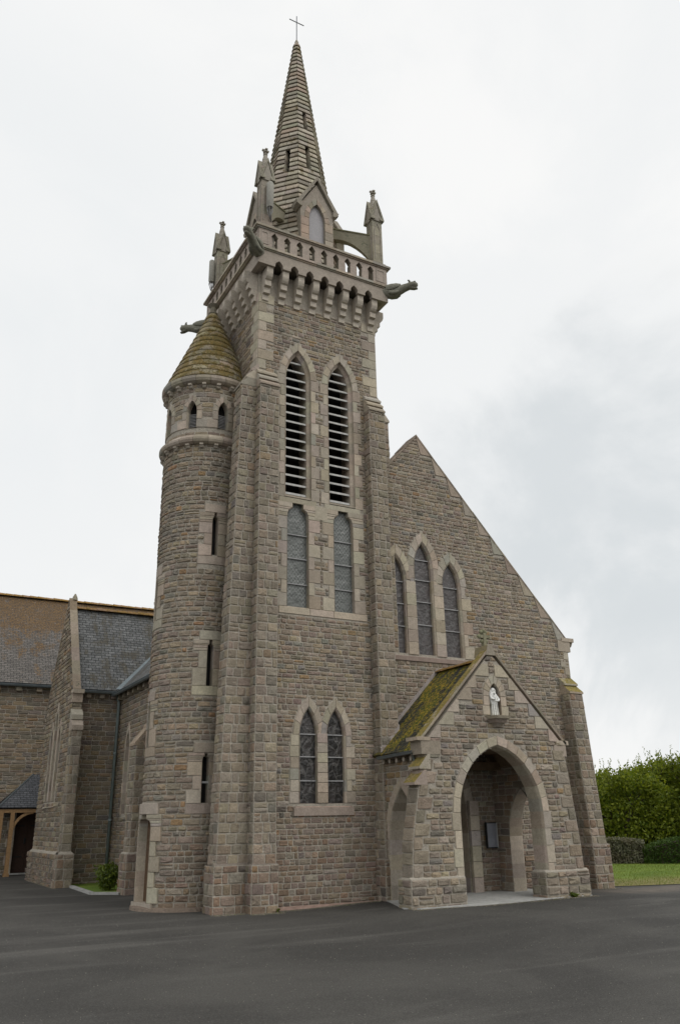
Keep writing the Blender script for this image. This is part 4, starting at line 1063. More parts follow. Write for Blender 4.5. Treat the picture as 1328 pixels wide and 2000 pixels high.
for p, q in (((GY1, 0), (GY1, GE)), ((GY1, GE), (GC, GP)), ((GC, GP), (GY0, GE)), ((GY0, GE), (GY0, 4.0))):
    mb.mesh([(GX, *p), (GX, *q), (GX+.2, *q), (GX+.2, *p)], [(0, 1, 2, 3)], MORTAR)
mb.mesh([(GX+.2, GY0, 0), (GX+.2, GY1, 0), (GX+.2, GY1, GE), (GX+.2, GC, GP), (GX+.2, GY0, GE)], [(0, 1, 2, 3, 4)], MORTAR)
wall(mb, front(GY0), [(GX, 3.9), (GX+.27, 3.9), (GX+.27, GE), (GX, GE)], z0=3.9, z1=GE, ch=(.24, .28), sw=(.3, .4), rel=.012, pal=PAL_DR)
tg = mb.build('transept_gable', 'rubble', CH)
for yc, bl, p in TW:
    d = MB(); dress(d, fg, bl, .02); reveal(d, fg, p, p, .02, .2, 0)
    d.mesh([fg(yc-.31, 2.12, .05), fg(yc+.31, 2.12, .05), fg(yc+.2, 2.34, -.18), fg(yc-.2, 2.34, -.18)], [(0, 1, 2, 3)], pick(PAL_DR))
    o = d.build('transept_lancet', 'dressed', tg); pane(fg, p, .17, 'stainedp', o)
mb = MB()
for s in (-1, 1):
    for i in range(7):
        ya, yb_ = GC+s*2.1*i/7, GC+s*2.1*(i+1)/7; za_, zb_ = GP-(GP-GE)*i/7, GP-(GP-GE)*(i+1)/7
        mb.prism([(ya, za_), (yb_, zb_), (yb_, zb_+.06), (ya, za_+.06)], fg, .03, -.21, pick(PAL_BIG))
mb.box((GX-.05, GY0-.16, GE-.10), (GX+.29, GY0+.1, GE+.02), pick(PAL_DR)); mb.box((GX-.03, GY0-.08, GE-.36), (GX+.27, GY0+.1, GE-.10), pick(PAL_DR))
mb.lathe([(.10, 0), (.08, .1), (.02, .22)], (GX+.15, GC, GP), 6, (.3, .27, .2)); mb.build('gable_coping', 'carved', tg)
mb = MB(); kw = dict(courses=[.26, .28, .25, .27], rel=.03, pal=PAL_BIG, joint=.01, sw=(.16, .26))
BY = 25.25
wall(mb, front(BY), [(GX, .85), (GX+.27, .85), (GX+.27, 4.25), (GX, 4.25)], z0=.85, z1=4.25, **kw); wall(mb, left(GX-.004), [(BY, .85), (GY0, .85), (GY0, 4.25), (BY, 4.25)], z0=.85, z1=4.25, **kw); wall(mb, right(GX+.27), [(BY, -.05), (26, -.05), (26, 4.25), (BY, 4.25)], **kw)
wall(mb, front(BY-.1), [(GX-.1, -.06), (GX+.35, -.06), (GX+.35, .85), (GX-.1, .85)], z0=-.06, z1=.85, **kw); wall(mb, left(GX-.105), [(BY-.1, -.06), (GY0-.1, -.06), (GY0-.1, .85), (BY-.1, .85)], z0=-.06, z1=.85, **kw); wall(mb, right(GX+.35), [(BY-.1, -.06), (26, -.06), (26, .85), (BY-.1, .85)], z0=-.06, z1=.85, **kw)
mb.mesh([(GX-.1, BY-.1, .85), (GX+.35, BY-.1, .85), (GX+.27, BY, .93), (GX, BY, .93)], [(0, 1, 2, 3)], MORTAR)
o = mb.build('buttress', 'rubble', CH); m2 = MB()
for i in range(2):
    a = 4.22+.32*i; ya = BY+.17*i; m2.prism([(ya-.05, a), (ya-.05, a+.14), (ya+.17, a+.32), (GY0+.02, a+.32), (GY0+.02, a)], lambda u, v, h: (h, u, v), GX-.03, GX+.30, pick(PAL_DR))
m2.build('weathering', 'dressed', o)
mb = MB(); wall(mb, front(26.0), [(GX+.19, -.05), (NXL+.05, -.05), (NXL+.05, 5.5), (GX+.19, 5.5)], ch=(.11, .16), sw=(.2, .4), rel=.025, pal=PAL_FAR); mb.build('transept_wall', 'rubble', CH)
mb = MB(); wall(mb, back(29.8), [(GX, -.05), (NXL+.05, -.05), (NXL+.05, 5.5), (GX, 5.5)], ch=(.2, .3), sw=(.3, .5), rel=.02, pal=PAL_FAR); mb.build('transept_wall', 'rubble', CH)
SR = 8.42
roof('transept_roof', [(GX+.19, 25.82, 5.50), (NXL+.1, 25.82, 5.50), (9.3, GC, SR), (GX+.19, GC, SR)], 'slate_grey', CH)
roof('transept_roof', [(GX+.19, 29.98, 5.50), (NXL+.1, 29.98, 5.50), (9.3, GC, SR), (GX+.19, GC, SR)], 'slate_grey', CH)
gutter('gutter', (GX+.30, 25.78, 5.45), (NXL-.2, 25.78, 5.45), CH, .07)
brackets([((x, 25.86, 5.26), (x+.14, 26.02, 5.40)) for x in (5.35, 5.75, 6.1)])
def ridge(a, b, parent, r=.07, step=.33, mat='ridge'):
    mb = MB(); A, B = Vector(a), Vector(b); L = (B-A).length; d = (B-A)/L; n = int(L/step); s = Vector((-d.y, d.x, 0))
    for i in range(n):
        p = A+d*(L*i/n); q = A+d*(L*(i+1)/n+.02); rr = r*RG.uniform(.95, 1.08); v = []
        for o_, k_ in ((p, 1.12), (q, .95)):
            for j in range(6): t_ = pi*j/5; v.append(tuple(o_+s*cos(t_)*rr*1.5*k_+Vector((0, 0, sin(t_)*rr*k_-.02))))
        mb.mesh(v, [(j, j+1, 7+j, 6+j) for j in range(5)]+[tuple(range(6)), tuple(range(6, 12))], (.34, .22, .14))
    return mb.build('ridge_tiles', mat, parent)
ridge((GX+.2, GC, SR+.02), (9.3, GC, SR+.02), CH, .09)
ridge((RX, NY+.4, RZ+.02), (RX, NYE+3, RZ+.02), CH, .08)
# valley flashing where the two roofs meet
mb = MB(); A, B = Vector((NXL-.15, 25.85, 5.52)), Vector((9.15, GC-.02, 8.40))
mb.mesh([tuple(A+Vector((-.07, 0, .03))), tuple(A+Vector((.07, -.05, .03))), tuple(B+Vector((.07, -.05, .03))), tuple(B+Vector((-.07, 0, .03)))], [(0, 1, 2, 3)]); mb.build('valley_flashing', 'zinc', CH)
# downpipe in the corner
mb = MB(); px_, py_ = NXL-.10, 25.80
mb.tube([(px_-.1, py_-.02, 5.40), (px_, py_, 5.15), (px_, py_, .45)], .045, 8)
mb.tube([(px_, py_, 3.6), (px_, py_, 3.66)], .056, 8); mb.tube([(px_, py_, 1.7), (px_, py_, 1.76)], .056, 8)
dp = mb.build('downpipe', 'pipe', CH)
mb = MB(); mb.tube([(px_, py_, .46), (px_, py_, .0)], .055, 8); mb.build('downpipe_foot', 'concrete', dp)

# ---- far wing -----------------------------------------------------
FY = 33.5; mb = MB()
fdoor = [(4.82, .0), (5.72, .0), (5.72, 2.1), (4.82, 2.1)]
wall(mb, front(FY), [(-8, -.05), (12, -.05), (12, 6.8), (-8, 6.8)], [fdoor], [fdoor], z0=0, z1=6.75, ch=(.12, .17), sw=(.22, .5), rel=.028, pal=PAL_FAR)
mb.mesh([(-8, FY, 0), (-8, 41, 0), (-8, 41, 6.8), (-8, 37.2, 11.1), (-8, FY, 6.8)], [(0, 1, 2, 3, 4)], MORTAR)
mb.mesh([(12, FY, 0), (12, 41, 0), (12, 41, 6.8), (12, 37.2, 11.0), (12, FY, 6.8)], [(0, 1, 2, 3, 4)], MORTAR)
fw = mb.build('wing_wall', 'rubble', CH)
roof('wing_roof', [(-8.2, 33.25, 6.72), (12.2, 33.25, 6.72), (12.2, 37.2, 11.05), (-8.2, 37.2, 11.05)], 'slate_moss', CH)
roof('wing_roof', [(-8.2, 41.2, 6.72), (12.2, 41.2, 6.72), (12.2, 37.2, 11.05), (-8.2, 37.2, 11.05)], 'slate_moss', CH)
ridge((-8.2, 37.2, 11.06), (12.2, 37.2, 11.06), CH, .10)
gutter('gutter', (-8.2, 33.2, 6.66), (12, 33.2, 6.66), CH, .08)
brackets([((x, 33.3, 6.44), (x+.2, 33.52, 6.60)) for x in np.arange(2.0, 6.5, .75)])
mb = MB(); d3 = front(FY+.18)
mb.box((4.82, 0.04, -.03), (5.265, 2.1, 0), (.1, .06, .04), d3); mb.box((5.275, .04, -.03), (5.72, 2.1, 0), (.1, .06, .04), d3)
mb.box((4.7, 0, -.10), (5.85, 2.2, -.06), (.1, .06, .04), d3); wd = mb.build('double_door', 'wood', fw); mb = MB()
for z in (.55, 1.6):
    for a, b in ((4.84, 5.17), (5.37, 5.70)): mb.box((a, z, .0), (b, z+.035, .012), (.02, .02, .02), d3)
mb.box((5.19, 1.0, 0), (5.25, 1.2, .03), (.02, .02, .02), d3); mb.build('hinge_straps', 'iron', wd)
mb = MB()
for i in range(7):
    for x0, x1 in ((4.60, 4.81), (5.73, 5.94)):
        w_ = .06 if i % 2 else 0; block(mb, front(FY), ((x0-w_ if x0 < 5 else x0, .3*i), (x1 if x0 < 5 else x1+w_, .3*i), (x1 if x0 < 5 else x1+w_, .3*i+.3), (x0-w_ if x0 < 5 else x0, .3*i+.3)), .05)
for x in (4.815, 5.725): mb.mesh([(x, FY, 0), (x, FY+.2, 0), (x, FY+.2, 2.1), (x, FY, 2.1)], [(0, 1, 2, 3)], pick(PAL_DR))
mb.box((4.6, 2.08, 0), (5.95, 2.25, .04), pick(PAL_DR), front(FY)); mb.box((4.5, -.02, 0), (6.0, .04, .3), (.4, .4, .38), front(FY)); mb.build('door_surround', 'dressed', fw)
# timber door canopy
cb = MB()
A = (3.95, 32.0, 2.22); B = (7.0, 32.0, 2.22); C1 = (5.25, FY, 3.42); C2 = (7.0, FY, 3.42); D = (3.95, FY, 2.22)
cn = roof('door_canopy_roof', [A, B, C2, C1], 'slate_new', CH)
cb.mesh([A, C1, D], [(0, 1, 2)]); cb.build('hip_slope', 'slate_new', cn)
cb = MB(); cb.tube([A, C1], .035, 6); cb.build('hip_tiles', 'zinc', cn)
cb = MB(); cb.box((4.0, 32.06, 2.05), (7.0, 32.18, 2.17)); cb.box((4.02, 32.08, 2.06), (4.14, FY, 2.18)); cb.build('beam', 'oak', cn)
for x in (4.05, 4.42, 6.6):
    cb = MB(); cb.box((x, 32.06, .10), (x+.13, 32.19, 2.05)); cb.box((x-.03, 32.03, 0), (x+.16, 32.22, .1), (.4, .4, .4)); cb.build('post', 'oak', cn)
cb = MB(); n = 8
for i in range(n):
    a, b = pi*.5*i/n, pi*.5*(i+1)/n; P_ = lambda t, r: (4.55+.55-(.55-r)*1.0*0-(.62+r)*cos(t)+.07, 1.35+(.66+r)*sin(t))
    q = [P_(a, 0), P_(b, 0), P_(b, .09), P_(a, .09)]; cb.prism(q, front(32.19), 0, .1)
cb.build('curved_brace', 'oak', cn)

# ---- porch --------------------------------------------------------
PY = 13.89; PT = .36; fP = front(PY)
mb = MB()
abl, azj = lancet_blocks(PX, 1.06, .05, 1.7, 3.02, .17, .22, .31, 7, .18); apo = lancet(PX, 1.06, .05, 1.7, 3.02, azj, 7); api = lancet(PX, 1.04, .05, 1.7, 2.99, azj, 7)
# left and right outline of the porch front
Lb = [(9.10, .54), (9.14, 1.2), (9.33, 2.16), (9.52, 2.75), (9.55, 3.0)]
Rb = [(13.40, .54), (13.37, 1.2), (13.27, 2.2), (13.18, 3.0)]
pofr = [(9.10, .54)]+[(13.40, .54)]+Rb[1:]+[(13.10, 3.12), (PX, 4.96), (9.60, 3.12)]+Lb[::-1][:-1]
nich = lancet(11.38, .15, 3.62, 4.02, 4.30, None, 5); nbl, _ = lancet_blocks(11.38, .15, 3.62, 4.02, 4.30, .16, .2, .2, 4, .16)
pex = []
z = .56; i = 0
while z < 2.9:      # large corner stones
    h = .24; w = .36 if i % 2 else .22
    lx = lambda zz: np.interp(zz, [p[1] for p in Lb], [p[0] for p in Lb]); rx = lambda zz: np.interp(zz, [p[1] for p in Rb], [p[0] for p in Rb])
    pex.append(((lx(z), z), (lx(z)+w, z), (lx(z+h)+w, z+h), (lx(z+h), z+h))); pex.append(((rx(z)-w, z), (rx(z), z), (rx(z+h), z+h), (rx(z+h)-w, z+h))); z += h; i += 1
skp = []
for s in (-1, 1):
    X1 = 9.60 if s < 0 else 13.10
    for i in range(7):
        f1, f2 = i/7, (i+1)/7; xa, za_ = X1+(PX-X1)*f1, 3.12+1.84*f1; xb, zb_ = X1+(PX-X1)*f2, 3.12+1.84*f2; w = .34 if i % 2 else .24
        if s < 0: e_ = min(PX-.01, max(xb+.02, xa+w+.08)); q = ((xa, za_), (e_, za_), (e_, zb_), (xb, zb_))
        else: e_ = max(PX+.01, min(xb-.02, xa-w-.08)); q = ((e_, za_), (xa, za_), (xb, zb_), (e_, zb_))
        if i < 6: skp.append(q)
wall(mb, fP, pofr, abl+[apo, nich]+nbl+pex+skp, [apo, nich], z0=.54, z1=4.95, ch=(.095, .14), sw=(.15, .32), rel=.03, joint=.008)
for q in pex: stone(mb, fP, q, .03, pick(PAL_BIG), .008)
pl = [[(9.02, -.05), (10.27, -.05), (10.27, .54), (9.02, .54)], [(12.28, -.05), (13.46, -.05), (13.46, .54), (12.28, .54)]]
for p in pl:
    wall(mb, front(PY-.06), p, ch=(.13, .17), sw=(.2, .34), rel=.04, pal=PAL_BIG, joint=.01)
    a, b = p[0][0], p[1][0]
    wall(mb, left(a), [(PY-.06, -.05), (PY+PT+.02, -.05), (PY+PT+.02, .54), (PY-.06, .54)], ch=(.13, .17), sw=(.2, .3), rel=.03, pal=PAL_BIG); wall(mb, right(b), [(PY-.06, -.05), (PY+PT+.02, -.05), (PY+PT+.02, .54), (PY-.06, .54)], ch=(.13, .17), sw=(.2, .3), rel=.03, pal=PAL_BIG)
    mb.mesh([(a, PY-.06, .54), (b, PY-.06, .54), (b, PY, .58), (a, PY, .58)], [(0, 1, 2, 3)], MORTAR); mb.mesh([(a, PY-.06, .54), (a, PY+PT, .54), (a+.08, PY+PT, .58), (a+.08, PY-.0, .58)], [(0, 1, 2, 3)], MORTAR)
# thickness of the outline
for p, q in zip(pofr[1:], pofr[2:]+pofr[:1]):
    mb.mesh([fP(*p, 0), fP(*q, 0), fP(*q, -PT), fP(*p, -PT)], [(0, 1, 2, 3)], MORTAR)
LbP = [(9.10, .56)]+Lb[1:]
for (x0, z0), (x1, z1) in zip(LbP[:-1], LbP[1:]):
    wall(mb, lambda u, v, h, x0=x0, z0=z0, x1=x1, z1=z1: (x0+(x1-x0)*(v-z0)/(z1-z0)-h, u, v), [(PY, z0), (PY+PT, z0), (PY+PT, z1), (PY, z1)], backing=None, z0=z0, z1=z1, ch=(.2, .25), sw=(.3, .4), rel=.025, pal=PAL_BIG)
wall(mb, back(PY+PT), pofr, [apo], [apo], z0=.54, z1=4.9, ch=(.12, .16), sw=(.2, .4), rel=.02, pal=PAL_LOW)
porch = mb.build('porch_front', 'rubble', CH)
# arch
mb = MB(); dress(mb, fP, abl, .02, 1)
for i in range(len(apo)-1):
    a, b, c, d = apo[i], apo[i+1], api[i], api[i+1]; col = pick(PAL_DR)
    mb.mesh([fP(*a, .02), fP(*b, .02), fP(*d, -.04), fP(*c, -.04)], [(0, 1, 2, 3)], col); mb.mesh([fP(*c, -.04), fP(*d, -.04), fP(*d, -PT-.01), fP(*c, -PT-.01)], [(0, 1, 2, 3)], tuple(x*.93 for x in col))
mb.build('porch_arch', 'dressed', porch)
mb = MB(); dress(mb, fP, nbl, .022); reveal(mb, fP, nich, nich, .022, .24, 0); mb.prism(nich, fP, -.22, -.24, (.13, .11, .09))
nc = mb.build('statue_niche', 'dressed', porch)
mb = MB()
def halfpoly(w, d, z0, z1, w2, d2, col):
    a = [(11.38-w, PY), (11.38-w*.62, PY-d), (11.38+w*.62, PY-d), (11.38+w, PY)]; b = [(11.38-w2, PY), (11.38-w2*.62, PY-d2), (11.38+w2*.62, PY-d2), (11.38+w2, PY)]
    mb.mesh([(*p, z1) for p in a]+[(*p, z0) for p in b], [(0, 1, 2, 3), (4, 5, 6, 7), (0, 1, 5, 4), (1, 2, 6, 5), (2, 3, 7, 6)], col)
halfpoly(.30, .26, 3.54, 3.60, .28, .24, (.33, .29, .22)); halfpoly(.25, .20, 3.46, 3.54, .20, .16, (.28, .23, .19)); halfpoly(.15, .13, 3.38, 3.46, .10, .08, (.28, .24, .2))
mb.build('statue_bracket', 'coping', nc)
mb = MB()
for k, q in enumerate(skp): block(mb, fP, q, .024)
mb.box((9.42, PY-.03, 2.80), (9.88, PY+PT, 3.06), pick(PAL_BIG)); mb.box((9.32, PY-.042, 3.06), (9.64, PY+PT, 3.13), pick(PAL_BIG))
mb.box((12.9, PY-.02, 2.82), (13.24, PY+PT, 3.06), pick(PAL_DR)); mb.box((12.98, PY-.03, 3.06), (13.32, PY+PT, 3.15), pick(PAL_DR))
mb.build('skew_stones', 'dressed', porch)
mb = MB()
for zt, xt, zl, xl in ((2.80, 9.56, 2.52, 9.36), (2.50, 9.46, 2.22, 9.22)):
    mb.prism([(xt, zt), (xl, zl+.05), (xl, zl), (xt+.06, zl), (xt+.06, zt)], lambda u, v, h: (u, h, v), PY-.03, PY+PT+.02, pick(PAL_DR))
mb.build('weathering', 'coping', porch)
mb = MB()
for s in (-1, 1):
    X1 = 9.40 if s < 0 else 13.26; n = 7
    for i in range(n):
        xa, xb = X1+(PX-X1)*i/n, X1+(PX-X1)*(i+1)/n; za_, zb_ = 3.06+2.0*i/n, 3.06+2.0*(i+1)/n
        mb.prism([(xa, za_-.02), (xb, zb_-.02), (xb, zb_+.05), (xa, za_+.05)], fP, .03, -.18, pick(PAL_BIG))
mb.prism([(PX-.13, 4.90), (PX+.13, 4.90), (PX+.07, 5.12), (PX-.07, 5.12)], fP, .04, -PT-.03, (.34, .3, .24))
cop = mb.build('porch_coping', 'coping', porch)
# fleury stone cross on the apex
mb = MB(); cz = 5.34; cy_ = PY+.16
mb.box((PX-.035, cy_-.05, 5.10), (PX+.035, cy_+.05, cz+.08), (.26, .25, .17)); mb.box((PX-.12, cy_-.045, cz-.035), (PX+.12, cy_+.045, cz+.035), (.26, .25, .17))
for dx, dz in ((-.13, 0), (.13, 0), (0, .13), (-.06, .10), (.06, .10), (-.06, -.10), (.06, -.10)):
    mb.lathe([(.015, -.045), (.042, -.02), (.046, 0), (.042, .02), (.015, .045)], (PX+dx, cy_, cz+dz), 7, (.24, .24, .15))
mb.build('stone_cross', 'carved', porch)
# side walls with pointed openings
for X, sgn in ((9.60, -1), (13.10, 1)):
    mb = MB(); fs = left(X) if sgn < 0 else right(X)
    bl, zj = lancet_blocks(14.93, .50, .05, 1.2, 2.22, .16, .22, .3, 4, .17, only=(None))
    bl = [q for q in bl if min(p[0] for p in q) > PY+PT-.05]
    pth = lancet(14.93, .50, .05, 1.2, 2.22, zj); pin = lancet(14.93, .49, .05, 1.2, 2.20, zj)
    o_ = [(PY+PT, -.05), (NY, -.05), (NY, 2.88), (PY+PT, 2.88)]
    wall(mb, fs, o_, bl+[pth], [pth], ch=(.10, .14), sw=(.16, .34), rel=.025, pal=PAL, pal_low=PAL_LOW, zlow=1.0)
    fi = right(X+.34) if sgn < 0 else left(X-.34)
    wall(mb, fi, o_, [pth], [pth], ch=(.12, .16), sw=(.2, .4), rel=.018, pal=PAL_LOW)
    o = mb.build('porch_side_wall', 'rubble', CH)
    m2 = MB(); dress(m2, fs, bl, .018); reveal(m2, fs, pth, pin, .018, .35, .03); m2.build('side_arch', 'dressed', o)
# roof
ez, rzz = 2.90, 4.84
proof = roof('porch_roof', [(9.46, PY+.2, ez), (9.46, NY, ez), (PX, NY, rzz), (PX, PY+.2, rzz)], 'slate_green', CH)
roof('porch_roof', [(13.24, PY+.2, ez), (13.24, NY, ez), (PX, NY, rzz), (PX, PY+.2, rzz)], 'slate_green', CH)
ridge((PX, PY+PT, rzz+.01), (PX, NY, rzz+.01), proof, .06, .3)
gutter('porch_gutter', (9.42, PY+PT-.1, ez-.02), (9.42, 15.50, ez-.06), CH, .05)
for y in (14.35, 14.62, 14.89, 15.16, 15.40):
    mb = MB(); mb.tube([(9.48, y, ez-.15), (9.62, y, ez-.15)], .05, 8, (.40, .36, .3)); mb.build('eaves_bracket', 'dressed', CH)
mb = MB(); mb.tube([(9.43, 14.2, ez-.06), (9.50, 14.24, ez-.22), (9.50, 14.26, 2.3)], .035, 8); mb.build('porch_downpipe', 'zinc', CH)
mb = MB()   # mortar flashing against the tower buttress and the nave wall
k_ = (rzz-ez)/(PX-9.46)
def flash(y, x0, x1, w=.11):
    z_ = lambda x: ez+k_*(x-9.46)
    mb.mesh([(x0, y-.03, z_(x0)+.0), (x1, y-.03, z_(x1)), (x1, y, z_(x1)+w), (x0, y, z_(x0)+w), (x0, y-.03, z_(x0)+w*.9), (x1, y-.03, z_(x1)+w*.9)], [(0, 1, 5, 4), (4, 5, 2, 3)], (.3, .3, .3))
flash(15.55, 9.5, 10.0); flash(NY-.02, 9.98, PX, .10); mb.build('roof_flashing', 'lead', proof)
mb = MB()
for s in (1,):
    z_ = lambda x: ez+k_*(13.24-x)
    mb.mesh([(PX, NY-.05, z_(PX)), (13.24, NY-.05, ez), (13.24, NY-.03, ez+.1), (PX, NY-.03, z_(PX)+.1)], [(0, 1, 2, 3)]); mb.build('roof_flashing', 'lead', proof)
# ceiling and tie beam
mb = MB(); mb.box((9.9, PY+PT, 2.98), (12.8, NY, 3.03)); 
for s in (-1, 1): mb.mesh([(PX+s*1.5, PY+PT, 2.5), (PX+s*1.5, NY, 2.5), (PX+s*1.25, NY, 2.98), (PX+s*1.25, PY+PT, 2.98)], [(0, 1, 2, 3)])
mb.build('porch_ceiling', 'ceil', CH)
mb = MB(); mb.box((9.9, 15.55, 2.62), (12.8, 15.70, 2.80)); mb.build('tie_beam', 'ceil', CH)
for x in (10.20, 11.94):
    mb = MB()
    for i in range(6): block(mb, front(NY-.05), ((x, .05+.32*i), (x+.26, .05+.32*i), (x+.26, .37+.32*i), (x, .37+.32*i)), .09)
    mb.build('portal_shaft', 'dressed', CH)

# ================================================================== THINGS ON AND AROUND THE CHURCH
# statue
ST = MB(); sx_, sy_ = 11.37, PY+.02; wc = (.8, .8, .78)
prof = [(.105, 3.60), (.105, 3.64), (.095, 3.72), (.08, 3.84), (.082, 3.93), (.095, 4.00), (.088, 4.06), (.055, 4.095), (.035, 4.11), (.045, 4.125), (.050, 4.15), (.046, 4.175), (.030, 4.195), (.008, 4.205)]
ST.lathe(prof, (sx_, sy_), 14, wc, True, sx=1.0, sy=.78)
ST.tube([(sx_-.02, sy_-.0, 4.19), (sx_-.058, sy_+.012, 4.14), (sx_-.075, sy_+.01, 4.05), (sx_-.085, sy_+.0, 3.93), (sx_-.07, sy_, 3.82)], [(.02, .03), (.02, .04), (.022, .045), (.02, .04), (.01, .02)], 8, wc)   # veil left
ST.tube([(sx_+.02, sy_-.0, 4.19), (sx_+.058, sy_+.012, 4.14), (sx_+.07, sy_+.01, 4.05), (sx_+.085, sy_, 3.95), (sx_+.08, sy_, 3.84)], [(.02, .03), (.02, .04), (.022, .045), (.02, .04), (.01, .02)], 8, wc)
ST.tube([(sx_-.055, sy_-.05, 4.0), (sx_-.035, sy_-.085, 3.96), (sx_-.025, sy_-.085, 4.03), (sx_-.022, sy_-.075, 4.06)], [.028, .034, .028, .014], 8, wc)                                                      # child's body
ST.lathe([(.005, -.026), (.020, -.016), (.025, 0), (.020, .018), (.005, .027)], (sx_-.022, sy_-.08, 4.085), 9, wc)                                                                                      # child's head
ST.tube([(sx_+.085, sy_-.01, 4.03), (sx_+.10, sy_-.055, 3.95), (sx_+.045, sy_-.10, 3.92), (sx_-.03, sy_-.10, 3.915)], [.026, .028, .022, .013], 8, wc)                                                   # right arm
ST.tube([(sx_-.085, sy_-.01, 4.03), (sx_-.09, sy_-.06, 3.97), (sx_-.04, sy_-.105, 3.945)], [.026, .026, .016], 8, wc)
ST.tube([(sx_, sy_-.046, 4.16), (sx_, sy_-.056, 4.15), (sx_, sy_-.048, 4.142)], [.006, .008, .005], 5, wc)                                                                                              # nose
for k in range(5): a = -1.2+k*.5; ST.tube([(sx_+.085*sin(a), sy_-.066*cos(a), 3.86), (sx_+.10*sin(a), sy_-.08*cos(a), 3.62)], [.006, .013], 5, wc)                                                           # folds
tag(ST.build('statue', 'white', None, loc=(sx_, sy_, 3.6)), 'small white statue of a veiled woman holding a child in the porch gable niche', 'statue')
# notice board in the porch
nb = empty('notice_board', (12.5, NY-.1, .9), 'dark glazed notice board with a pale frame hung on the back wall inside the porch', 'notice board')
m2 = MB(); m2.box((12.36, NY-.16, .95), (12.66, NY-.10, 1.50)); m2.build('case', 'iron', nb)
m2 = MB(); m2.box((12.375, NY-.166, .975), (12.635, NY-.162, 1.475)); m2.build('glazed_front', 'paper', nb)
m2 = MB(); m2.box((12.64, NY-.175, .96), (12.658, NY-.16, 1.49)); m2.build('frame_edge', 'concrete', nb)
# antennas
def antenna(px, py, z0, h, label, r=.095):
    e = empty('antenna_panel', (px, py, z0), label, 'antenna')
    m2 = MB(); m2.lathe([(r*.8, z0), (r, z0+.03), (r, z0+h-.04), (r*.75, z0+h)], (px, py), 12, (.3, .3, .27)); m2.build('radome', 'antenna', e)
    m2 = MB()
    for k in range(6):
        a = 2*pi*k/6; m2.tube([(px+cos(a)*r*.7, py+sin(a)*r*.6, z0), (px+cos(a)*r*.8, py+sin(a)*r*.7, z0-.10), (px+cos(a)*r*.35, py+sin(a)*r*.4, z0-.22), (px+.1, py+.12, z0-.35)], .010, 5)
    m2.build('cables', 'cable', e)
    m2 = MB()
    for z in (z0+.12, z0+h-.15): m2.box((px-.03, py, z), (px+.03, py+.12, z+.04))
    m2.build('bracket', 'zinc', e)
antenna(6.70, 15.51, 16.45, .80, 'grey cylindrical antenna panel with hanging cables on the front-left pinnacle')
antenna(6.40, 19.02, 16.35, .75, 'pale antenna panel fixed to the outer side of the rear-left pinnacle', .085)
# kerb strip at the foot of the tower
m2 = MB(); m2.box((7.12, 15.70, -.02), (9.52, 15.80, .055), (.4, .3, .25)); m2.box((10.0, 15.70, -.02), (10.0001, 15.8, .02))
tag(m2.build('kerb_strip', 'kerb', None), 'pinkish stone kerb strip lying along the foot of the tower between its two buttresses', 'kerb')
m2 = MB()
P0, P1, P2 = Vector((5.25, 25.1, 0)), Vector((5.16, 22.25, 0)), Vector((5.72, 21.75, 0))
for a, b in ((P0, P1), (P1, P2)):
    d = (b-a).normalized(); s = Vector((-d.y, d.x, 0))*.06
    L = (b-a).length; n = max(1, int(L/.8))
    for i in range(n):
        p, q = a+d*(L*i/n+.005), a+d*(L*(i+1)/n-.005)
        m2.mesh([tuple(p-s-Vector((0, 0, .05))), tuple(q-s-Vector((0, 0, .05))), tuple(q+s-Vector((0, 0, .05))), tuple(p+s-Vector((0, 0, .05))), tuple(p-s+Vector((0, 0, .055))), tuple(q-s+Vector((0, 0, .055))), tuple(q+s+Vector((0, 0, .055))), tuple(p+s+Vector((0, 0, .055)))],
                [(4, 5, 6, 7), (0, 1, 5, 4), (1, 2, 6, 5), (2, 3, 7, 6), (3, 0, 4, 7)], (.4, .4, .38))
tag(m2.build('planting_bed_edging', 'dressed', None), 'low pale concrete edging around the planting bed in the corner of the nave', 'edging')

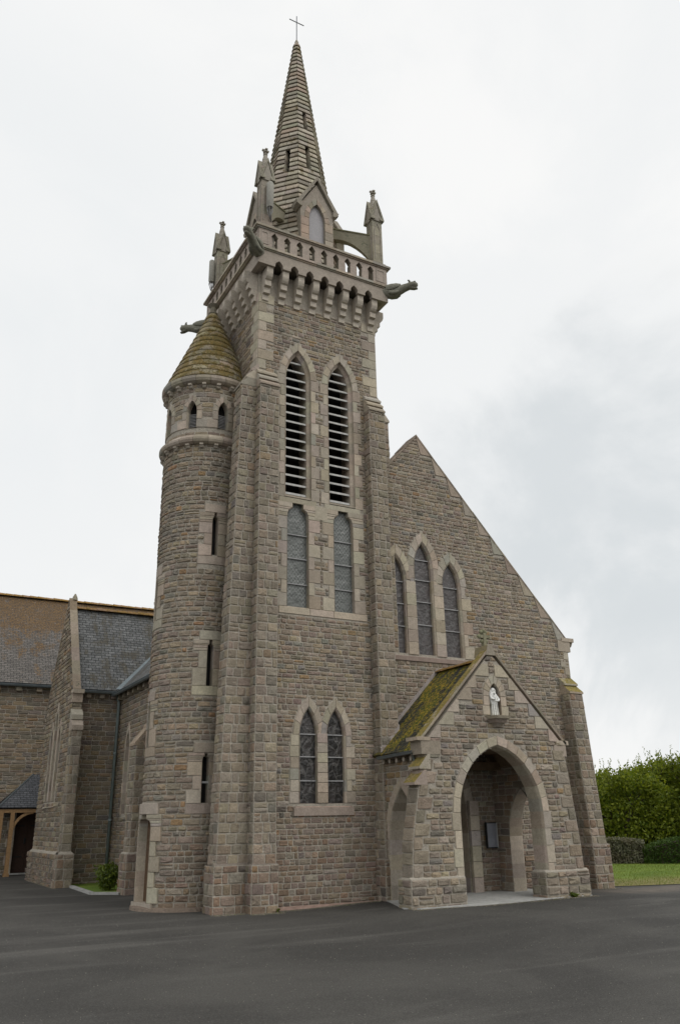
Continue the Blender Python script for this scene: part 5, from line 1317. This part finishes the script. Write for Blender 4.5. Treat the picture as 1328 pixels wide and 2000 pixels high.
# ---- leaves -------------------------------------------------------
def leaf(mb, p, size, r, up=.3, asp=.5, bend=True):
    d = Vector((r.gauss(0, 1), r.gauss(0, 1), r.gauss(0, 1)+up)).normalized(); s = d.cross(Vector((r.gauss(0, 1), r.gauss(0, 1), r.gauss(0, 1)))).normalized()
    p = Vector(p); a, w = d*size, s*size*asp; c = r.random(); n = d.cross(s)*size*.15
    mb.mesh([tuple(p-a*.5), tuple(p+w*.5+n), tuple(p+a*.5), tuple(p-w*.5+n)], [(0, 1, 2), (0, 2, 3)], (c, c, c))
def tree(x, y, h, rad, seed, label, nleaf=9000, size=.14):
    r = random.Random(seed); e = empty('tree', (x, y, 0), label, 'tree', 'hedgerow trees beyond the lawn')
    tb = MB(); clumps = []
    def limb(p, d, L, rr, depth):
        pts = [p]; rads = [rr]; q = Vector(p); dd = Vector(d)
        for i in range(3):
            dd = (dd+Vector((r.uniform(-.2, .2), r.uniform(-.2, .2), r.uniform(-.05, .12)))).normalized(); q = q+dd*L/3; pts.append(tuple(q)); rads.append(rr*(1-.2*(i+1)))
        tb.tube(pts, rads, 5)
        if depth == 0 or L < .5: clumps.append((q, r.uniform(.3, .55)*rad*.5)); return
        clumps.append((q, .4*rad*.5))
        for k in range(r.choice((2, 3, 3))):
            a = r.uniform(0, 2*pi); nd = (dd+Vector((cos(a), sin(a), r.uniform(-.1, .4)))*.75).normalized(); limb(tuple(q), tuple(nd), L*.68, rr*.55, depth-1)
    for k in range(4):
        a = r.uniform(0, 2*pi); limb((x+.1*cos(a), y+.1*sin(a), 0), (.35*cos(a), .35*sin(a), 1), h*.42, .06+.012*h, 3)
    tb.build('trunk', 'bark', e)
    lb = MB(); zt = max(c[0].z for c in clumps); k = h*.93/max(.1, zt)
    for i in range(nleaf):
        c, cr = r.choice(clumps); u_ = Vector((r.gauss(0, 1), r.gauss(0, 1), r.gauss(0, 1))).normalized()*cr*r.random()**.45
        p = Vector((x+(c.x-x)*1.0, y+(c.y-y)*1.0, c.z*k))+u_
        if p.z < .3: p.z = r.uniform(.3, 1.2)
        leaf(lb, p, size*r.uniform(.6, 1.25), r, .25, .55)
    for i in range(60):       # shoots standing out of the crown
        c, cr = r.choice(clumps); c = Vector((c.x, c.y, c.z*k+cr*.7)); L = r.uniform(.2, .55); dd = Vector((r.uniform(-.25, .25), r.uniform(-.25, .25), 1)).normalized()
        for j in range(9): leaf(lb, c+dd*L*j/8+Vector((r.uniform(-.03, .03), r.uniform(-.03, .03), 0)), size*.7, r, .6, .45)
    for i in range(nleaf//2):    # leafy skirt down to the ground
        a = r.uniform(0, 2*pi); q = rad*sqrt(r.random())*1.05; leaf(lb, (x+cos(a)*q, y+sin(a)*q, r.uniform(.2, h*.68)), size*r.uniform(.7, 1.2), r, .2, .55)
    lb.build('crown', 'leaf', e)
hb = Vector((23.04, 22.58, 0)); ht = Vector((.722, -.692, 0)); hn = Vector((.692, .722, 0))
specs = [(-1.2, 4.1, 3.45), (0.9, 3.5, 3.3), (2.9, 4.6, 3.75), (4.6, 3.7, 4.0)]
labels = ['leafy green tree directly right of the church buttress, leftmost of the row beyond the lawn', 'lower rounded tree rising above the grey-green speckled hedge',
          'loose-crowned tree above the start of the dark clipped hedge', 'tallest tree of the row, cut by the right edge of the photo']
for i, ((s, d, h), l) in enumerate(zip(specs, labels)):
    p = hb+ht*s+hn*(d*1.05); tree(p.x, p.y, h, 1.9, 40+i, l)
def hedge(name, a, b, depth, h, mat, label, n, size, seed, round_=.0, cat='hedge'):
    r = random.Random(seed); e = empty(name, tuple((a+b)/2), label, cat); L = (b-a).length; d = (b-a).normalized(); nn = Vector((-d.y, d.x, 0))
    if nn.dot(hn) < 0: nn = -nn
    core = MB(); m_ = 8
    def top(t): return h*(1-round_*(2*t-1)**4*.6)
    pts = []
    for i in range(m_+1):
        t = i/m_; c = a+d*L*t; H_ = top(t)-.08
        pts += [tuple(c+nn*.06), tuple(c+nn*.06+Vector((0, 0, H_))), tuple(c+nn*(depth-.06)+Vector((0, 0, H_))), tuple(c+nn*(depth-.06))]
    core.mesh(pts, [(i*4+j, i*4+j+1, i*4+j+5, i*4+j+4) for i in range(m_) for j in range(3)]+[(0, 1, 2, 3), tuple(m_*4+j for j in range(4))], (.1, .1, .1)); core.build('branches', 'bark', e)
    mb = MB()
    for i in range(n):
        t = r.random(); f = r.random(); H_ = top(t)
        if f < .62: o_ = (r.uniform(-.05, .05), r.uniform(0, H_))
        elif f < .93: o_ = (r.uniform(0, depth), H_+r.uniform(-.06, .05))
        else: o_ = (depth, r.uniform(0, H_))
        if f > .99: p = a+nn*r.uniform(0, depth)+Vector((0, 0, r.uniform(0, H_)))
        else: p = a+d*L*t+nn*o_[0]+Vector((0, 0, o_[1]))
        leaf(mb, p, size*r.uniform(.6, 1.3), r, .2, .6)
    mb.build('foliage', mat, e)
hedge('hedge', hb+ht*(-3.0), hb+ht*1.2, .8, .82, 'leaf_silver', 'clipped grey-green speckled hedge at the back of the lawn, next to the church', 9000, .08, 3, .2)
hedge('hedge', hb+ht*1.12-hn*.12, hb+ht*9.5-hn*.12, 1.3, .92, 'leaf_dark', 'dark green clipped hedge with a rounded end at the right edge of the lawn', 15000, .07, 4, .8)
hedge('hedgerow', hb+ht*(-6)+hn*5.2, hb+ht*9+hn*5.2, .8, 2.3, 'leaf', 'dense wild hedgerow filling the space behind the trees', 26000, .14, 9, .1, 'hedgerow')
# laurel bush in the bed
def bush(x, y, h, rad, n, size, mat, label, seed, name='shrub'):
    r = random.Random(seed); e = empty(name, (x, y, 0), label, 'shrub' if name == 'shrub' else 'weed'); sb = MB(); lb = MB()
    for k in range(max(4, int(n/90))):
        a = r.uniform(0, 2*pi); q = rad*sqrt(r.random())*.85; tx, ty, tz = x+cos(a)*q, y+sin(a)*q, h*r.uniform(.6, 1.0)*sqrt(max(.1, 1-(q/rad)**2*.6))
        sb.tube([(x+.05*cos(a), y+.05*sin(a), 0), ((x+tx)/2, (y+ty)/2, tz*.6), (tx, ty, tz)], [.014, .01, .005], 5)
        for j in range(int(n/max(4, int(n/90)))):
            t = r.uniform(.25, 1.02); p = Vector((x+(tx-x)*t, y+(ty-y)*t, tz*t))+Vector((r.gauss(0, .06), r.gauss(0, .06), r.gauss(0, .04)))*(h/.6); p.z = max(.02, p.z); leaf(lb, p, size*r.uniform(.7, 1.2), r, .5, .42)
    sb.build('stems', 'bark', e); lb.build('leaves', mat, e)
bush(5.72, 23.0, .66, .44, 1500, .12, 'leaf_shiny', 'glossy green laurel bush at the foot of the drainpipe in the church corner', 5)
bush(12.92, 13.78, .17, .11, 90, .08, 'leaf_shiny', 'small fern-like weed growing at the foot of the right porch pier', 6, 'weed')
bush(7.05, 15.42, .07, .07, 60, .035, 'leaf', 'tiny green weed at the foot of the left tower buttress', 7, 'weed')
bush(9.22, 13.78, .06, .10, 70, .03, 'leaf', 'low tuft of moss and weed at the left foot of the porch', 8, 'weed')
bush(10.35, 13.72, .04, .14, 90, .03, 'leaf', 'flat yellow-green tuft at the threshold beside the left porch pier', 9, 'weed')

# ================================================================== GROUND
def hgt(x, y):
    def ss(a, b, v): t = min(1, max(0, (v-a)/(b-a))); return t*t*(3-2*t)
    return .05*ss(7.5, 9.3, x)*(1-ss(13.8, 15.3, x))*ss(8, 13.2, y)*(1-ss(16.5, 19, y))
def struct(o): o['kind'] = 'structure'; return o
mb = MB(); xs = [-1200, -300, -80, -30, -15]+[i*.5 for i in range(-20, 61)]+[40, 70, 150, 400, 1200]; ys = [-1200, -200, -50, -15]+[i*.5 for i in range(-16, 81)]+[60, 100, 300, 1500]
v = [(x, y, hgt(x, y)) for y in ys for x in xs]; nx = len(xs)
mb.mesh(v, [(j*nx+i, j*nx+i+1, (j+1)*nx+i+1, (j+1)*nx+i) for j in range(len(ys)-1) for i in range(nx-1)], (.1, .1, .1), True)
struct(mb.build('ground', 'asphalt'))
# porch floor slab and its apron
mb = MB()
sl_ = [(8.95, 14.02), (9.15, 13.74), (9.8, 13.66), (10.4, 13.60), (11.2, 13.62), (12.0, 13.74), (12.7, 13.80), (13.45, 13.80), (13.5, 15.9), (9.9, 15.95), (9.62, 15.86), (9.4, 15.2)]
mb.prism(sl_, lambda u, v, h: (u, v, h), .0, .068, (.4, .4, .38)); struct(mb.build('porch_floor', 'concrete'))
# lawn: beyond the line of the path on the right
mb = MB()
edge = [(15.55, 15.75), (16.3, 15.45), (17.4, 15.12), (19.5, 14.3), (24, 11.5), (40, 0.0), (120, -60), (400, 100), (400, 700), (16.2, 700), (16.2, 34), (16.0, 18)]
tri = tessellate_polygon([[Vector((p[0], p[1], 0)) for p in edge]])
mb.mesh([(x, y, .012) for x, y in edge], [tuple(t) for t in tri], (.1, .2, .03)); struct(mb.build('lawn', 'lawn'))
mb = MB(); mb.mesh([(5.3, 25.2, .03), (5.2, 22.3, .03), (5.75, 21.8, .03), (6.43, 21.5, .03), (6.43, 26, .03), (5.3, 26, .03)], [(0, 1, 2, 3, 4, 5)], (.1, .2, .03)); struct(mb.build('bed_grass', 'lawn'))
r = random.Random(11); mb = MB()
def inside(x, y):
    c = False
    for i in range(len(edge)):
        (x0, y0), (x1, y1) = edge[i], edge[(i+1) % len(edge)]
        if (y0 > y) != (y1 > y) and x < (x1-x0)*(y-y0)/(y1-y0)+x0: c = not c
    return c
k = 0
while k < 26000:
    x, y = r.uniform(15.6, 27), r.uniform(10, 24)
    if not inside(x, y) or x+y*.95 > 44.9: continue
    h = r.uniform(.02, .055); a = r.uniform(0, 2*pi); w = .006; c = r.random()
    mb.mesh([(x-cos(a)*w, y-sin(a)*w, .01), (x+cos(a)*w, y+sin(a)*w, .01), (x+r.uniform(-.02, .02), y+r.uniform(-.02, .02), .01+h)], [(0, 1, 2)], (c, c, c)); k += 1
g = mb.build('grass', 'blade'); g['kind'] = 'stuff'

r = random.Random(5); mb = MB()
lines = [((5.85, 15.68), (6.5, 15.72), 500), ((6.48, 15.42), (7.12, 15.42), 500), ((7.1, 15.66), (9.5, 15.66), 1200), ((8.98, 13.76), (10.3, 13.72), 700), ((10.3, 13.58), (12.3, 13.70), 500), ((12.3, 13.76), (13.5, 13.78), 600), ((4.75, 24.9), (4.75, 29.5), 700), ((15.1, 15.25), (15.75, 15.25), 300)]
for (x0, y0), (x1, y1), n in lines:
    for i in range(n):
        t_ = r.random(); x = x0+(x1-x0)*t_+r.gauss(0, .02); y = y0+(y1-y0)*t_-abs(r.gauss(0, .09)); z = hgt(x, y); q = r.uniform(.003, .011); a = r.uniform(0, 6.28)
        c = r.choice([(.30, .26, .2), (.2, .18, .15), (.38, .34, .28), (.12, .10, .07), (.13, .15, .05)])
        mb.mesh([(x+q*cos(a), y+q*sin(a), z), (x+q*cos(a+2.1), y+q*sin(a+2.1), z), (x+q*cos(a+4.2), y+q*sin(a+4.2), z), (x, y, z+q*.9)], [(0, 1, 3), (1, 2, 3), (2, 0, 3)], c)
for i in range(9000):
    x, y = r.uniform(-3, 20), r.uniform(3.5, 17)
    if 6 < x < 15 and y > 13.5: continue
    z = hgt(x, y); q = r.uniform(.003, .008); a = r.uniform(0, 6.28)
    mb.mesh([(x+q*cos(a), y+q*sin(a), z), (x+q*cos(a+2.1), y+q*sin(a+2.1), z), (x+q*cos(a+4.2), y+q*sin(a+4.2), z), (x, y, z+q*.8)], [(0, 1, 3), (1, 2, 3), (2, 0, 3)], r.choice([(.22, .21, .19), (.30, .28, .24), (.12, .11, .10)]))
g = mb.build('grit', 'rubble'); g['kind'] = 'stuff'
